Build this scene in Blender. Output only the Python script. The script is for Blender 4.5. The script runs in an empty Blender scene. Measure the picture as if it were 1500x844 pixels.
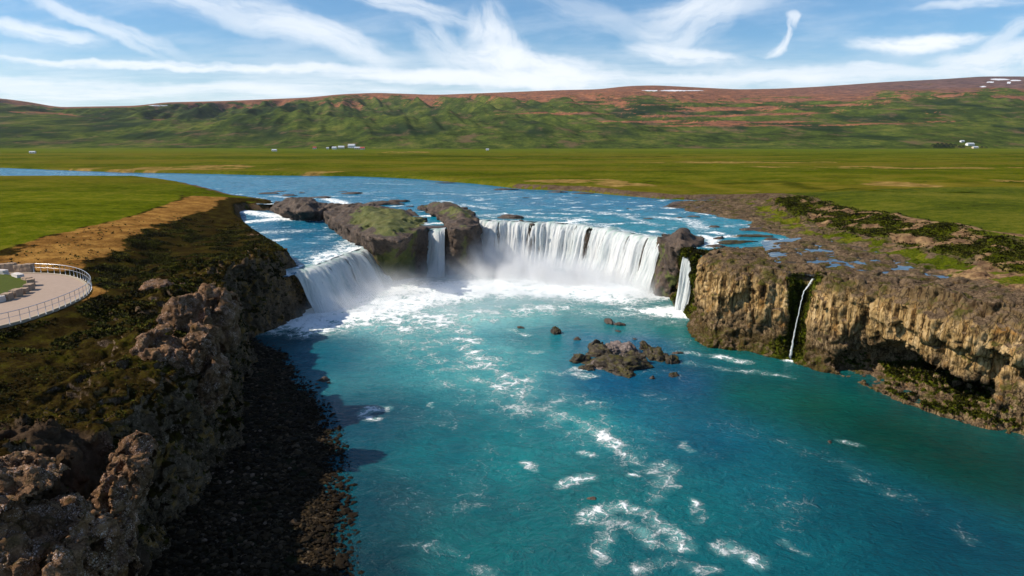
import bpy, math, time
import numpy as np
T0 = time.time()
rad = math.radians
scene = bpy.context.scene
COL = scene.collection
rng = np.random.default_rng(7)

# ------------------------------------------------------------------ camera
CAM_H, PITCH, FPX = 35.0, rad(12.25), 1000.0
CP, SP = math.cos(PITCH), math.sin(PITCH)

def at_z(px, py, z):
    """world point at height z seen at photo pixel (1500x844 frame)"""
    dy = py - 422.0
    down = dy * CP + FPX * SP
    fwd = FPX * CP - dy * SP
    Y = (CAM_H - z) / (down / fwd)
    return ((px - 750.0) / fwd * Y, Y, z)

def at_y(px, py, Y):
    dy = py - 422.0
    down = dy * CP + FPX * SP
    fwd = FPX * CP - dy * SP
    return ((px - 750.0) / fwd * Y, Y, CAM_H - down / fwd * Y)

def slope_of(py):
    dy = py - 422.0
    return -(dy * CP + FPX * SP) / (FPX * CP - dy * SP)

def u_of(px, py):
    return (px - 750.0) / (FPX * CP - (py - 422.0) * SP)

cam = bpy.data.cameras.new('camera')
cam.lens, cam.sensor_width = 24.0, 36.0
cam.clip_start, cam.clip_end = 0.5, 60000
camo = bpy.data.objects.new('camera', cam)
COL.objects.link(camo)
camo.location = (0, 0, CAM_H)
camo.rotation_euler = (rad(90) - PITCH, 0, 0)
scene.camera = camo

# ------------------------------------------------------------------ noise
def _hash(ix, iy, iz, seed):
    h = (ix.astype(np.uint32) * np.uint32(374761393) + iy.astype(np.uint32) * np.uint32(668265263)
         + iz.astype(np.uint32) * np.uint32(2147483647 - 987) + np.uint32((seed * 974634361) & 0xffffffff))
    h = (h ^ (h >> np.uint32(13))) * np.uint32(1274126177)
    return h ^ (h >> np.uint32(16))

def noise3(x, y, z, seed=0):
    """gradient noise, about -1..1"""
    x = np.asarray(x, np.float32); y = np.asarray(y, np.float32); z = np.asarray(z, np.float32)
    x, y, z = np.broadcast_arrays(x, y, z)
    fx, fy, fz = np.floor(x), np.floor(y), np.floor(z)
    ix, iy, iz = fx.astype(np.int32), fy.astype(np.int32), fz.astype(np.int32)
    x = x - fx; y = y - fy; z = z - fz
    sx = x * x * x * (x * (x * 6 - 15) + 10); sy = y * y * y * (y * (y * 6 - 15) + 10); sz = z * z * z * (z * (z * 6 - 15) + 10)
    out = 0
    for dx in (0, 1):
        wx = sx if dx else 1 - sx
        for dy in (0, 1):
            wy = sy if dy else 1 - sy
            for dz in (0, 1):
                wz = sz if dz else 1 - sz
                h = _hash(ix + dx, iy + dy, iz + dz, seed)
                gx = ((h & np.uint32(1023)).astype(np.float32) / 511.5 - 1)
                gy = (((h >> np.uint32(10)) & np.uint32(1023)).astype(np.float32) / 511.5 - 1)
                gz = (((h >> np.uint32(20)) & np.uint32(1023)).astype(np.float32) / 511.5 - 1)
                out = out + wx * wy * wz * (gx * (x - dx) + gy * (y - dy) + gz * (z - dz))
    return out * 1.6

def fbm(x, y, z, octs=4, seed=0, gain=0.5, ridged=False):
    a, s, tot = 1.0, 0.0, 0.0
    for o in range(octs):
        k = 2.03 ** o
        n = noise3(np.asarray(x) * k + 17.3 * o, np.asarray(y) * k - 9.1 * o, np.asarray(z) * k + 5.7 * o, seed + o * 13)
        if ridged:
            n = 1 - 2 * np.abs(n)
        s = s + a * n
        tot += a
        a *= gain
    return s / tot

def cells3(x, y, z, seed=0):
    """cellular noise: distance to the nearest and second nearest feature point"""
    x = np.asarray(x, np.float32); y = np.asarray(y, np.float32); z = np.asarray(z, np.float32)
    x, y, z = np.broadcast_arrays(x, y, z)
    ix, iy, iz = np.floor(x).astype(np.int32), np.floor(y).astype(np.int32), np.floor(z).astype(np.int32)
    f1 = np.full(x.shape, 9.0, np.float32); f2 = f1.copy(); cid = np.zeros(x.shape, np.float32)
    for dx in (-1, 0, 1):
        for dy in (-1, 0, 1):
            for dz in (-1, 0, 1):
                h = _hash(ix + dx, iy + dy, iz + dz, seed)
                px = ix + dx + (h & np.uint32(1023)).astype(np.float32) / 1023
                py = iy + dy + ((h >> np.uint32(10)) & np.uint32(1023)).astype(np.float32) / 1023
                pz = iz + dz + ((h >> np.uint32(20)) & np.uint32(1023)).astype(np.float32) / 1023
                d = (px - x) ** 2 + (py - y) ** 2 + (pz - z) ** 2
                c = d < f1
                f2 = np.where(c, f1, np.minimum(f2, d))
                cid = np.where(c, (h & np.uint32(65535)).astype(np.float32) / 65535, cid)
                f1 = np.where(c, d, f1)
    return np.sqrt(f1), np.sqrt(f2), cid

def sstep(a, b, x):
    t = np.clip((x - a) / (b - a), 0, 1)
    return t * t * (3 - 2 * t)

def poly_sd(P, x, y):
    """signed distance to a closed polygon, positive inside"""
    P = np.asarray([(p[0], p[1]) for p in P], np.float64)
    d = np.full(np.shape(x), 1e18); ins = np.zeros(np.shape(x), bool)
    n = len(P)
    for i in range(n):
        a, b = P[i], P[(i + 1) % n]
        ex, ey = b - a
        L = ex * ex + ey * ey + 1e-12
        t = np.clip(((x - a[0]) * ex + (y - a[1]) * ey) / L, 0, 1)
        d = np.minimum(d, (x - a[0] - t * ex) ** 2 + (y - a[1] - t * ey) ** 2)
        c = ((a[1] <= y) & (b[1] > y)) | ((b[1] <= y) & (a[1] > y))
        xi = a[0] + (y - a[1]) / (ey if abs(ey) > 1e-9 else 1e-9) * ex
        ins ^= c & (x < xi)
    d = np.sqrt(d)
    return np.where(ins, d, -d)

def line_d(P, x, y):
    """distance to an open polyline and the position along it 0..1"""
    P = np.asarray([(p[0], p[1]) for p in P], np.float64)
    d = np.full(np.shape(x), 1e18); s = np.zeros(np.shape(x))
    seg = np.hypot(*(P[1:] - P[:-1]).T); cum = np.concatenate([[0], np.cumsum(seg)]); tot = cum[-1]
    for i in range(len(P) - 1):
        a, b = P[i], P[i + 1]
        ex, ey = b - a
        t = np.clip(((x - a[0]) * ex + (y - a[1]) * ey) / (ex * ex + ey * ey + 1e-12), 0, 1)
        dd = (x - a[0] - t * ex) ** 2 + (y - a[1] - t * ey) ** 2
        c = dd < d
        s = np.where(c, (cum[i] + t * seg[i]) / tot, s)
        d = np.minimum(d, dd)
    return np.sqrt(d), s

class RBF:
    def __init__(self, pts, vals, nug=0.5):
        self.P = np.asarray(pts, np.float64)[:, :2]
        v = np.asarray(vals, np.float64)
        n = len(self.P)
        D = np.hypot(self.P[:, None, 0] - self.P[None, :, 0], self.P[:, None, 1] - self.P[None, :, 1])
        A = np.zeros((n + 1, n + 1)); A[:n, :n] = -D - nug * np.eye(n) * -1.0
        A[:n, :n] = D - nug * np.eye(n)
        A[:n, n] = 1; A[n, :n] = 1
        self.w = np.linalg.solve(A, np.concatenate([v, [0]]))
    def __call__(self, x, y):
        out = np.full(np.shape(x), self.w[-1])
        for (a, b), w in zip(self.P, self.w[:-1]):
            out = out + w * np.hypot(x - a, y - b)
        return out

# ------------------------------------------------------------------ meshes
def mk(name, V, F, mat=None, attrs=None, smooth=True, parent=None, loc=None):
    V = np.ascontiguousarray(V, np.float32)
    me = bpy.data.meshes.new(name)
    me.vertices.add(len(V)); me.vertices.foreach_set('co', V.ravel())
    if isinstance(F, np.ndarray):
        groups = [F]
    else:
        groups = [f for f in F if len(f)]
    tot = np.concatenate([np.full(len(f), f.shape[1], np.int32) for f in groups])
    idx = np.concatenate([f.astype(np.int32).ravel() for f in groups])
    st = np.concatenate([[0], np.cumsum(tot)[:-1]]).astype(np.int32)
    me.loops.add(len(idx)); me.loops.foreach_set('vertex_index', idx)
    me.polygons.add(len(tot)); me.polygons.foreach_set('loop_start', st); me.polygons.foreach_set('loop_total', tot)
    me.polygons.foreach_set('use_smooth', np.full(len(tot), smooth))
    for k, a in (attrs or {}).items():
        at = me.attributes.new(k, 'FLOAT', 'POINT'); at.data.foreach_set('value', np.ascontiguousarray(a, np.float32).ravel())
    me.update(calc_edges=True)
    if mat: me.materials.append(mat)
    o = bpy.data.objects.new(name, me)
    COL.objects.link(o)
    if parent: o.parent = parent
    if loc is not None: o.location = loc
    return o

def tag(o, label=None, cat=None, group=None, kind=None):
    if label: o['label'] = label
    if cat: o['category'] = cat
    if group: o['group'] = group
    if kind: o['kind'] = kind
    return o

def empty(name, loc):
    o = bpy.data.objects.new(name, None); COL.objects.link(o); o.location = loc
    o.empty_display_size = 0.2
    return o

def grid_faces(nu, nv, keep=None):
    i = np.arange(nu * nv).reshape(nu, nv)
    F = np.stack([i[:-1, :-1], i[1:, :-1], i[1:, 1:], i[:-1, 1:]], -1).reshape(-1, 4)
    if keep is not None:
        k = keep.ravel()
        F = F[k[F].all(1)]
    return F

def compact(V, F, attrs):
    used = np.unique(F)
    m = np.zeros(len(V), np.int64); m[used] = np.arange(len(used))
    return V[used], m[F], {k: np.asarray(a).ravel()[used] for k, a in attrs.items()}

def normals_of(V, F):
    a, b, c, d = (V[F[:, i]] for i in range(4))
    n = np.cross(c - a, d - b)
    N = np.zeros_like(V)
    for i in range(4):
        for k in range(3):
            N[:, k] += np.bincount(F[:, i], n[:, k], len(V))
    return N / (np.linalg.norm(N, axis=1, keepdims=True) + 1e-9)

def surface_nets(f):
    """f>0 inside; returns index-space vertices and quads"""
    nx, ny, nz = f.shape
    s = f > 0
    cnt = np.zeros((nx - 1, ny - 1, nz - 1), np.uint8)
    for a in (0, 1):
        for b in (0, 1):
            for c in (0, 1):
                cnt += s[a:nx - 1 + a, b:ny - 1 + b, c:nz - 1 + c]
    act = (cnt > 0) & (cnt < 8)
    I, J, K = np.nonzero(act)
    idm = np.full(act.shape, -1, np.int32); idm[I, J, K] = np.arange(len(I))
    C = [(a, b, c) for a in (0, 1) for b in (0, 1) for c in (0, 1)]
    fv = np.stack([f[I + a, J + b, K + c] for a, b, c in C], 1)
    acc = np.zeros((len(I), 3)); num = np.zeros(len(I))
    for p in range(8):
        for q in range(p + 1, 8):
            A, B = np.array(C[p]), np.array(C[q])
            if np.abs(A - B).sum() != 1: continue
            fa, fb = fv[:, p], fv[:, q]
            m = (fa > 0) != (fb > 0)
            t = np.where(m, fa / np.where(m, fa - fb, 1), 0)
            acc += np.where(m[:, None], A + t[:, None] * (B - A), 0); num += m
    V = acc / num[:, None] + np.stack([I, J, K], 1)
    Q = []
    for ax in range(3):
        sl0 = [slice(None)] * 3; sl1 = [slice(None)] * 3
        sl0[ax] = slice(0, -1); sl1[ax] = slice(1, None)
        cr = s[tuple(sl0)] != s[tuple(sl1)]
        o1, o2 = [(1, 2), (2, 0), (0, 1)][ax]
        G = np.array(np.nonzero(cr))
        ok = (G[o1] > 0) & (G[o2] > 0) & (G[o1] < f.shape[o1] - 1) & (G[o2] < f.shape[o2] - 1)
        G = G[:, ok]
        ins = s[tuple(G)]
        def cid(d1, d2):
            H = G.copy(); H[o1] -= d1; H[o2] -= d2
            return idm[tuple(H)]
        q = np.stack([cid(1, 1), cid(0, 1), cid(0, 0), cid(1, 0)], 1)
        q[~ins] = q[~ins][:, ::-1]
        Q.append(q)
    Q = np.concatenate(Q)
    Q = Q[(Q >= 0).all(1)]
    return V, Q

# ------------------------------------------------------------------ node helper
class G:
    def __init__(self, nt): self.t = nt; self.N = nt.nodes; self.L = nt.links
    def put(self, node, key, v):
        s = node.inputs[key]
        if isinstance(v, bpy.types.NodeSocket): self.L.new(v, s)
        elif v is not None:
            if s.type == 'RGBA' and not hasattr(v, '__len__'): v = (v, v, v, 1)
            if s.type == 'RGBA' and len(v) == 3: v = (*v, 1)
            s.default_value = v
    def node(self, typ, ins=None, **props):
        n = self.N.new(typ)
        for k, v in props.items(): setattr(n, k, v)
        for k, v in (ins or {}).items(): self.put(n, k, v)
        return n
    def m(self, op, a, b=None, c=None, clamp=False):
        n = self.node('ShaderNodeMath', operation=op, use_clamp=clamp)
        self.put(n, 0, a)
        if b is not None: self.put(n, 1, b)
        if c is not None: self.put(n, 2, c)
        return n.outputs[0]
    def add(self, a, b): return self.m('ADD', a, b)
    def sub(self, a, b): return self.m('SUBTRACT', a, b)
    def mul(self, a, b): return self.m('MULTIPLY', a, b)
    def step(self, a, b, x):
        n = self.node('ShaderNodeMapRange', {'Value': x, 'From Min': a, 'From Max': b, 'To Min': 0.0, 'To Max': 1.0}, interpolation_type='SMOOTHSTEP')
        return n.outputs[0]
    def vm(self, op, a, b=None):
        n = self.node('ShaderNodeVectorMath', operation=op)
        self.put(n, 0, a)
        if b is not None: self.put(n, 1, b)
        return n.outputs[0]
    def pos(self): return self.node('ShaderNodeNewGeometry').outputs['Position']
    def nrm(self): return self.node('ShaderNodeNewGeometry').outputs['Normal']
    def obj(self): return self.node('ShaderNodeTexCoord').outputs['Object']
    def sep(self, v):
        n = self.node('ShaderNodeSeparateXYZ', {0: v}); return n.outputs
    def comb(self, x, y, z):
        return self.node('ShaderNodeCombineXYZ', {0: x, 1: y, 2: z}).outputs[0]
    def attr(self, name): return self.node('ShaderNodeAttribute', attribute_name=name).outputs['Fac']
    def noise(self, vec, scale, detail=4, rough=0.55, dist=0.0):
        return self.node('ShaderNodeTexNoise', {'Vector': vec, 'Scale': scale, 'Detail': detail, 'Roughness': rough, 'Distortion': dist}).outputs[0]
    def voro(self, vec, scale, feature='F1', out='Distance', rnd=1.0):
        n = self.node('ShaderNodeTexVoronoi', {'Vector': vec, 'Scale': scale, 'Randomness': rnd}, feature=feature)
        return n.outputs[out]
    def mix(self, f, a, b, blend='MIX'):
        n = self.node('ShaderNodeMix', data_type='RGBA', blend_type=blend, clamp_factor=True)
        self.put(n, 0, f); self.put(n, 6, a); self.put(n, 7, b)
        return n.outputs[2]
    def ramp(self, f, stops, interp='LINEAR'):
        n = self.node('ShaderNodeValToRGB', {0: f}); cr = n.color_ramp; cr.interpolation = interp
        while len(cr.elements) < len(stops): cr.elements.new(0.5)
        for e, (p, c) in zip(cr.elements, stops):
            e.position = p; e.color = (*c, 1) if hasattr(c, '__len__') else (c, c, c, 1)
        return n.outputs[0]
    def bump(self, h, strength=0.5, dist=0.3, normal=None):
        n = self.node('ShaderNodeBump', {'Height': h, 'Strength': strength, 'Distance': dist})
        if normal is not None: self.put(n, 'Normal', normal)
        return n.outputs[0]

def material(name):
    m = bpy.data.materials.new(name); m.use_nodes = True
    m.node_tree.nodes.clear()
    g = G(m.node_tree)
    g.out = g.node('ShaderNodeOutputMaterial')
    return m, g

def bsdf(g, color, rough=0.8, spec=0.3, normal=None, **kw):
    n = g.node('ShaderNodeBsdfPrincipled', {'Base Color': color, 'Roughness': rough, 'Specular IOR Level': spec})
    if normal is not None: g.put(n, 'Normal', normal)
    for k, v in kw.items(): g.put(n, k.replace('_', ' '), v)
    g.L.new(n.outputs[0], g.out.inputs['Surface'])
    return n
# ------------------------------------------------------------------ layout (metres; camera over the origin, looking along +Y)
W_UP, W_LEFT, W_POND = 12.0, 8.6, 13.25
def A(lst): return [at_z(*p) for p in lst]

BLUFF_FOOT = [(-26.0, 4.0, 0)] + A([(215, 844, 0), (262, 770, 0), (318, 690, 0), (346, 620, 0), (354, 560, 0), (356, 512, 0), (364, 490, 0),
                                   (405, 480, 0), (440, 464, 0), (452, 449, 0)])
LIP_LEFT = A([(427, 398, W_LEFT), (436, 395.5, W_LEFT), (452, 393, W_LEFT), (474, 386, W_LEFT), (500, 375, W_LEFT), (524, 367, W_LEFT), (546, 361, W_LEFT), (562, 361, W_LEFT)])
LIP_MAIN = A([(701, 322, W_UP), (722, 324, W_UP), (745, 324, W_UP), (770, 325, W_UP), (800, 326, W_UP), (830, 328, W_UP), (858, 331, W_UP), (885, 335, W_UP),
              (912, 340, W_UP), (938, 345, W_UP), (958, 349, W_UP), (974, 354, W_UP)])
_c = at_z(1013, 369, W_UP)
LIP_SMALL = [(_c[0] + k * .82, _c[1] - k * .57, W_UP) for k in (-1.5, -.7, 0, .8, 1.6)]
CLIFF_FOOT = A([(1013, 452, 0), (1019, 475, 0), (1026, 495, 0), (1045, 506, 0), (1100, 513, 0), (1150, 524, 0), (1163, 520, 0), (1180, 533, 0), (1215, 543, 0), (1250, 549, 0),
                (1330, 583, 0), (1400, 607, 0), (1500, 634, 0), (1650, 674, 0)])
ISLE_FRONT = A([(588, 408, 0), (625, 404, 0), (650, 402, 0), (700, 394, 0)])
POOL = BLUFF_FOOT + LIP_LEFT + ISLE_FRONT + LIP_MAIN + A([(985, 428, 0)]) + LIP_SMALL + CLIFF_FOOT + [(95, 56, 0), (130, 30, 0), (130, 4, 0)]

RIVER = [(-420, 520, 0)] + A([(0, 246, 13), (100, 250, 13), (180, 253, 13), (270, 254, 13), (400, 257, 13), (520, 258, 13), (600, 262, 12.6), (700, 270, 12.4), (760, 277, 12.3), (850, 281, 12.2),
           (930, 289, 12), (985, 293, 12), (1060, 294, 12), (1125, 295, 12), (1128, 298, 12), (1060, 298, 12), (985, 297, 12), (970, 303, 12), (1020, 312, 12), (1090, 324, 12),
           (1105, 338, 12), (1160, 350, 12), (1150, 362, 12), (1075, 366, 12), (1050, 368, 12), (1040, 374, 12), (1016, 376, 12)]) + LIP_MAIN[::-1] + A([(690, 330, 12), (620, 330, 12),
           (560, 320, 12), (470, 318, 12), (400, 304, 12), (400, 294, 12), (345, 287, 12.4), (250, 268, 13), (200, 262.5, 13), (0, 262.5, 13)]) + [(-520, 330, 0)]
CHANNEL = LIP_LEFT + A([(560, 350, 9), (480, 315, 9), (430, 312, 9), (365, 311, 9), (350, 316, 9), (352, 330, 8.8), (372, 348, 8.7), (400, 370, 8.6), (428, 388, 8.6)])
# inner stretch of the far river beside the left meadow and the rock shelf on the right bank
SHELF = A([(970, 300, 12), (1060, 298, 12), (1150, 298, 12), (1190, 310, 13), (1230, 345, 13.5), (1340, 380, 14), (1500, 400, 14.5), (1700, 440, 15)]) + A([(1700, 560, 13), (1500, 470, 14.5), (1240, 416, 14),
          (1040, 384, 14), (1015, 366, 12), (1075, 340, 12)])

UP = [  # photo x, photo y, height
    (0, 262, 15.5), (150, 265, 15.4), (250, 271, 14.8), (330, 285, 13.2), (390, 292, 12.6), (0, 300, 17), (100, 300, 16.5), (200, 300, 16), (0, 345, 15.8), (100, 340, 15.3),
    (200, 320, 15.2), (270, 300, 15), (320, 312, 14), (340, 300, 13.3), (345, 318, 11.5), (352, 340, 11), (120, 380, 14.8), (60, 385, 14.3), (0, 390, 14.2), (-60, 420, 14), (65, 430, 13.8), (0, 460, 13.8),
    (130, 420, 13.6), (-100, 480, 13.9), (140, 452, 12.4), (60, 490, 12.3), (0, 500, 12.4), (190, 440, 12.6), (240, 450, 12.5), (285, 430, 12.6), (320, 440, 12.0), (230, 505, 12.2), (100, 560, 12.2),
    (200, 600, 11.8), (290, 520, 11.8), (335, 520, 10.5), (325, 590, 10.3), (300, 650, 10.3), (0, 590, 12.8), (0, 650, 13.3), (120, 660, 12.2), (200, 690, 11.0), (30, 720, 14.6), (60, 800, 14.8), (0, 844, 16.2), (-120, 700, 16),
    (190, 780, 12.6), (150, 860, 13.6), (220, 860, 10), (-200, 560, 14),
    (180, 345, 15.1), (240, 318, 15), (225, 375, 12.5), (225, 405, 10.6), (180, 400, 12.2), (300, 350, 12.0), (290, 390, 9.5), (335, 440, 6.8), (352, 475, 3), (385, 450, 2.6), (365, 410, 6.2), (330, 390, 8.8), (400, 405, 6), (425, 425, 3.8),
    (440, 445, 1.5), (430, 396, 8.9), (400, 366, 9.9), (380, 352, 10.6), (362, 336, 11.3), (360, 370, 9.6), (320, 335, 12.8),
    # right bank
    (1040, 386, 13.6), (1100, 394, 14.0), (1185, 408, 12.6), (1245, 414, 14.1), (1330, 428, 14.5), (1400, 445, 14.7), (1500, 458, 14.6), (1640, 480, 15), (1030, 372, 12.6), (1080, 372, 13), (1120, 366, 12.7), (1180, 360, 12.8), (1240, 372, 13.2), (1300, 395, 13.4),
    (1360, 402, 13.4), (1240, 390, 13.2), (1200, 385, 13.2), (1440, 410, 14.2), (1500, 410, 14.6), (1420, 385, 14.2), (1300, 365, 13.8), (1200, 335, 13.0), (1150, 315, 12.7), (1100, 306, 12.6), (1000, 299, 12.5), (1060, 300, 12.6),
    (1160, 296, 14.2), (1200, 288, 16.2), (1300, 312, 16.8), (1400, 330, 17), (1500, 352, 17.2), (1180, 308, 13.6), (1290, 340, 14.2), (1400, 368, 14.4), (1500, 390, 14.8), (1240, 320, 14.2), (1640, 390, 17), (1640, 430, 15),
    (1300, 290, 17), (1500, 310, 17.4), (1300, 262, 17.2), (1500, 270, 17.5), (1150, 280, 15), (1000, 284, 14), (900, 276, 14.4), (800, 270, 14.6), (700, 262, 14.6), (600, 254, 14.6),
    (500, 250, 14.6), (300, 247, 14.5), (100, 244, 14.3), (1000, 262, 15), (1000, 245, 15), (700, 245, 15), (400, 240, 15), (100, 236, 15), (1300, 240, 16)]
_pts = [at_z(*p) for p in UP]
_extra = [(-900, 900, 15), (0, 1200, 15), (900, 900, 16), (300, 60, 16), (-300, 60, 15), (-120, 20, 16), (140, 20, 14.5), (-700, 400, 15), (700, 400, 17), (-1600, 1600, 15), (1600, 1600, 15)]
H_RBF = RBF([p[:2] for p in _pts] + [e[:2] for e in _extra], [p[2] for p in _pts] + [e[2] for e in _extra], nug=2.0)

def river_level(Y):
    return W_UP + np.clip((np.asarray(Y) - 240) * 0.0045, 0, 1.1)

POND = A([(1120, 356, 13), (1180, 350, 13), (1260, 360, 13.2), (1340, 382, 13.3), (1400, 405, 13.5), (1380, 420, 13.5), (1300, 414, 13.3), (1215, 424, 13.2), (1190, 424, 13.2), (1150, 394, 13), (1128, 370, 13)])
BANK_R = A([(1130, 299, 13), (1170, 290, 15), (1200, 289, 16.5), (1300, 313, 16.8), (1400, 331, 17), (1500, 354, 17.2), (1700, 400, 17), (1700, 446, 15), (1500, 402, 14.8), (1400, 380, 14.4), (1290, 352, 14.2), (1220, 334, 14.0), (1165, 318, 13.4)])
GRASS_L = A([(-300, 262, 15), (0, 262, 15), (200, 263, 15), (255, 272, 15), (262, 290, 15), (235, 305, 15), (200, 318, 15), (150, 330, 15), (60, 352, 15), (0, 372, 15), (-300, 420, 14)])
def Hup(x, y):
    h = H_RBF(x, y)
    rv = poly_sd(RIVER, x, y)
    ch = poly_sd(CHANNEL, x, y)
    wl = river_level(y)
    n = fbm(x / 9, y / 9, 0.3, 3, 5) * 0.5
    bed = wl - 0.5 - np.clip(rv * 0.12, 0, 1.0)
    k = sstep(-3.0, 2.0, rv + n * 3)
    h = np.maximum(h, wl + 0.25) * (1 - k) + k * np.minimum(h, bed)
    k2 = sstep(-2.0, 2.0, ch)
    h = h * (1 - k2) + k2 * np.minimum(h, W_LEFT - 0.9)
    sh = sstep(-6, 3, poly_sd(SHELF, x, y)) * (1 - k)
    # hollows, runnels and slabs of the rock shelf
    pd = sstep(-3, 4, poly_sd(POND, x, y)) * (1 - k)
    d1, d2, cid = cells3(x / 3.4 + fbm(x / 3, y / 3, .7, 2, 25) * .5, y / 3.4, 0.5, 23)
    slab = (cid - 0.5) * 0.75 - 0.5 * sstep(0.16, 0.0, d2 - d1)
    rel = fbm(x / 9, y / 6, 1.7, 4, 21, ridged=True) * 0.75 - .1 + slab * 0.7 + fbm(x / 2.2, y / 2.2, 4.4, 3, 22) * 0.3
    h = h * (1 - pd) + (W_POND - 0.02) * pd
    h = h + sh * (rel - 0.12)
    # scalloped earth bank under the right meadow
    bk = sstep(-5, 2, poly_sd(BANK_R, x, y)) * (1 - k)
    h = h + bk * (fbm(x / 11, y / 11, 7.7, 3, 24, ridged=True) * 1.3 + fbm(x / 3, y / 3, 1.7, 3, 26) * 0.4)
    return h, rv, ch, sh

# --- hills
SK = [(-500, 150), (-200, 140), (0, 144), (40, 149), (85, 157), (200, 155), (240, 150), (330, 148), (450, 143), (500, 138), (550, 136), (640, 139), (720, 136), (820, 132), (875, 131), (920, 126), (960, 125), (1080, 131), (1140, 130), (1200, 127),
      (1300, 120), (1380, 116), (1440, 112), (1500, 112), (1700, 118), (2000, 130)]
SK2 = [(-500, 165), (-100, 158), (0, 160), (150, 170), (250, 175), (350, 177), (430, 182), (500, 192), (545, 203), (590, 218), (650, 226), (2000, 240)]
su = np.array([u_of(a, b) for a, b in SK]); ss = np.array([slope_of(b) for a, b in SK])
su2 = np.array([u_of(a, b) for a, b in SK2]); ss2 = np.array([slope_of(b) for a, b in SK2])

def smooth_interp(u, a, b, w):
    return sum(np.interp(u + o * w, a, b) for o in (-1, -.5, 0, .5, 1)) / 5

def hills(u, Y, x):
    Yb = 1680 + 60 * np.sin(u * 7) + 50 * noise3(u * 9, 0.3, 0.7, 3)
    Yc = 5200.0
    s = smooth_interp(u, su, ss, 0.012)
    zc = CAM_H + s * Yc
    t = (Y - Yb) / (Yc - Yb)
    tc = np.clip(t, 0, 1)
    prof = 0.86 * tc ** 1.02 + 0.14 * sstep(0, 1, tc)
    h1 = 15 + (zc - 15) * prof - np.clip(Y - Yc, 0, None) * 0.03
    env = np.clip(tc * (1 - tc) ** 1.4 * 4.6, 0, 1)
    gul = fbm(x / 210 + Y / 900 + 1.3, Y / 1500, 0.5, 4, 31, ridged=True)
    left = 1 - sstep(-0.05, 0.25, u)
    h1 = h1 + env * (gul * (24 + 46 * left) + fbm(x / 700, Y / 500, 2.2, 4, 37) * 34)
    # terraces across the middle and right
    st = np.sin((h1 / 26 + fbm(x / 900, Y / 900, 8.8, 3, 41) * 2.2) * 2 * np.pi) * (1 - left) * env
    h1 = h1 + st * 4
    h1 = np.where(tc < 1, np.minimum(h1, CAM_H + (s - 0.004 * (1 - tc)) * Y), h1)
    Yb2, Yc2 = 1560 + 40 * np.sin(u * 11), 2900.0
    zc2 = CAM_H + smooth_interp(u, su2, ss2, 0.02) * Yc2
    t2 = np.clip((Y - Yb2) / (Yc2 - Yb2), 0, 1)
    h2 = 15 + (zc2 - 15) * (0.7 * t2 + 0.3 * sstep(0, 1, t2)) - np.clip(Y - Yc2, 0, None) * 0.25
    e2 = np.clip(t2 * (1 - t2) * 4, 0, 1)
    h2 = h2 + e2 * (fbm(x / 160, Y / 700, 6.1, 4, 43) * 12)
    hh = np.maximum(h1, h2)
    return hh, tc, (h2 > h1) & (t2 > 0), t2, st, gul

# ------------------------------------------------------------------ voxel rock masses
def warp_mass(name, u0, u1, du, y0, y1, dv, z0, z1, dz, fun, fine, band=3.0):
    """solid where fun>0, on a grid that grows with distance from the camera"""
    us = np.arange(u0, u1, du); vs = np.exp(np.arange(math.log(y0), math.log(y1), dv)); zs = np.arange(z0, z1, dz)
    U, Yg = np.meshgrid(us, vs, indexing='ij')
    X = U * Yg
    f = fun(X, Yg, zs)                       # base field and the noise to add in the band round the surface
    base, nfun = f
    m = np.abs(base) < band
    i, j, k = np.nonzero(m)
    base[m] += nfun(X[i, j], Yg[i, j], zs[k], i, j).astype(np.float32)
    V, Q = surface_nets(base)
    lv = np.log(vs)
    yy = np.exp(np.interp(V[:, 1], np.arange(len(vs)), lv)); uu = us[0] + V[:, 0] * du
    P = np.stack([uu * yy, yy, zs[0] + V[:, 2] * dz], 1)
    n = normals_of(P, Q)
    P = fine(P, n)
    return P, Q, normals_of(P, Q)

def ground_fun(crag, lean):
    def fun(X, Y, zs):
        H, rv, ch, sh = Hup(X, Y)
        d = -poly_sd(POOL, X, Y)
        ln = lean(X, Y)
        Z = zs[None, None, :].astype(np.float32)
        a = (H[:, :, None] - Z).astype(np.float32)
        b = (d[:, :, None] - ln[:, :, None] * np.clip(Z, -1, 20)).astype(np.float32)
        base = np.minimum(a, b)
        cr = crag(X, Y, d, H)
        def nf(x, y, z, i, j):
            c = cr[i, j]
            n = fbm(x / 9, y / 9, z / 7, 2, 51) * 2.0 + fbm(x / 3.2, y / 3.2, z / 4.0, 2, 52, ridged=True) * 1.1
            return n * c
        return base, nf
    return fun
# ------------------------------------------------------------------ bluff (left bank), riverbed (middle), cliff (right bank)
def clear_of_water(x, y):
    return sstep(0, 6, -poly_sd(RIVER, x, y))

PATH_C = at_z(10, 424, 14)            # centre of the round viewing terrace
def bluff_crag(X, Y, d, H):
    c = 0.15 + 0.95 * (1 - sstep(6, 22, d)) * (1 - 0.5 * sstep(120, 170, Y))
    c = np.where(poly_sd(GRASS_L, X, Y) > -2, 0.10, c)
    c = c * sstep(0.5, 6, -poly_sd(CHANNEL, X, Y)) + 0.25 * (1 - sstep(0.5, 6, -poly_sd(CHANNEL, X, Y)))
    flat = 1 - sstep(0, 5, -poly_sd(TERRACE, X, Y))
    return c * (1 - flat)

TERRACE = A([(-260, 398, 14), (-40, 399, 14), (48, 400, 14), (90, 402, 14), (118, 409, 14), (132, 419, 14), (128, 430, 14), (110, 441, 14), (80, 454, 14), (40, 468, 14), (0, 478, 14), (-60, 492, 14), (-260, 540, 14)])

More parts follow.
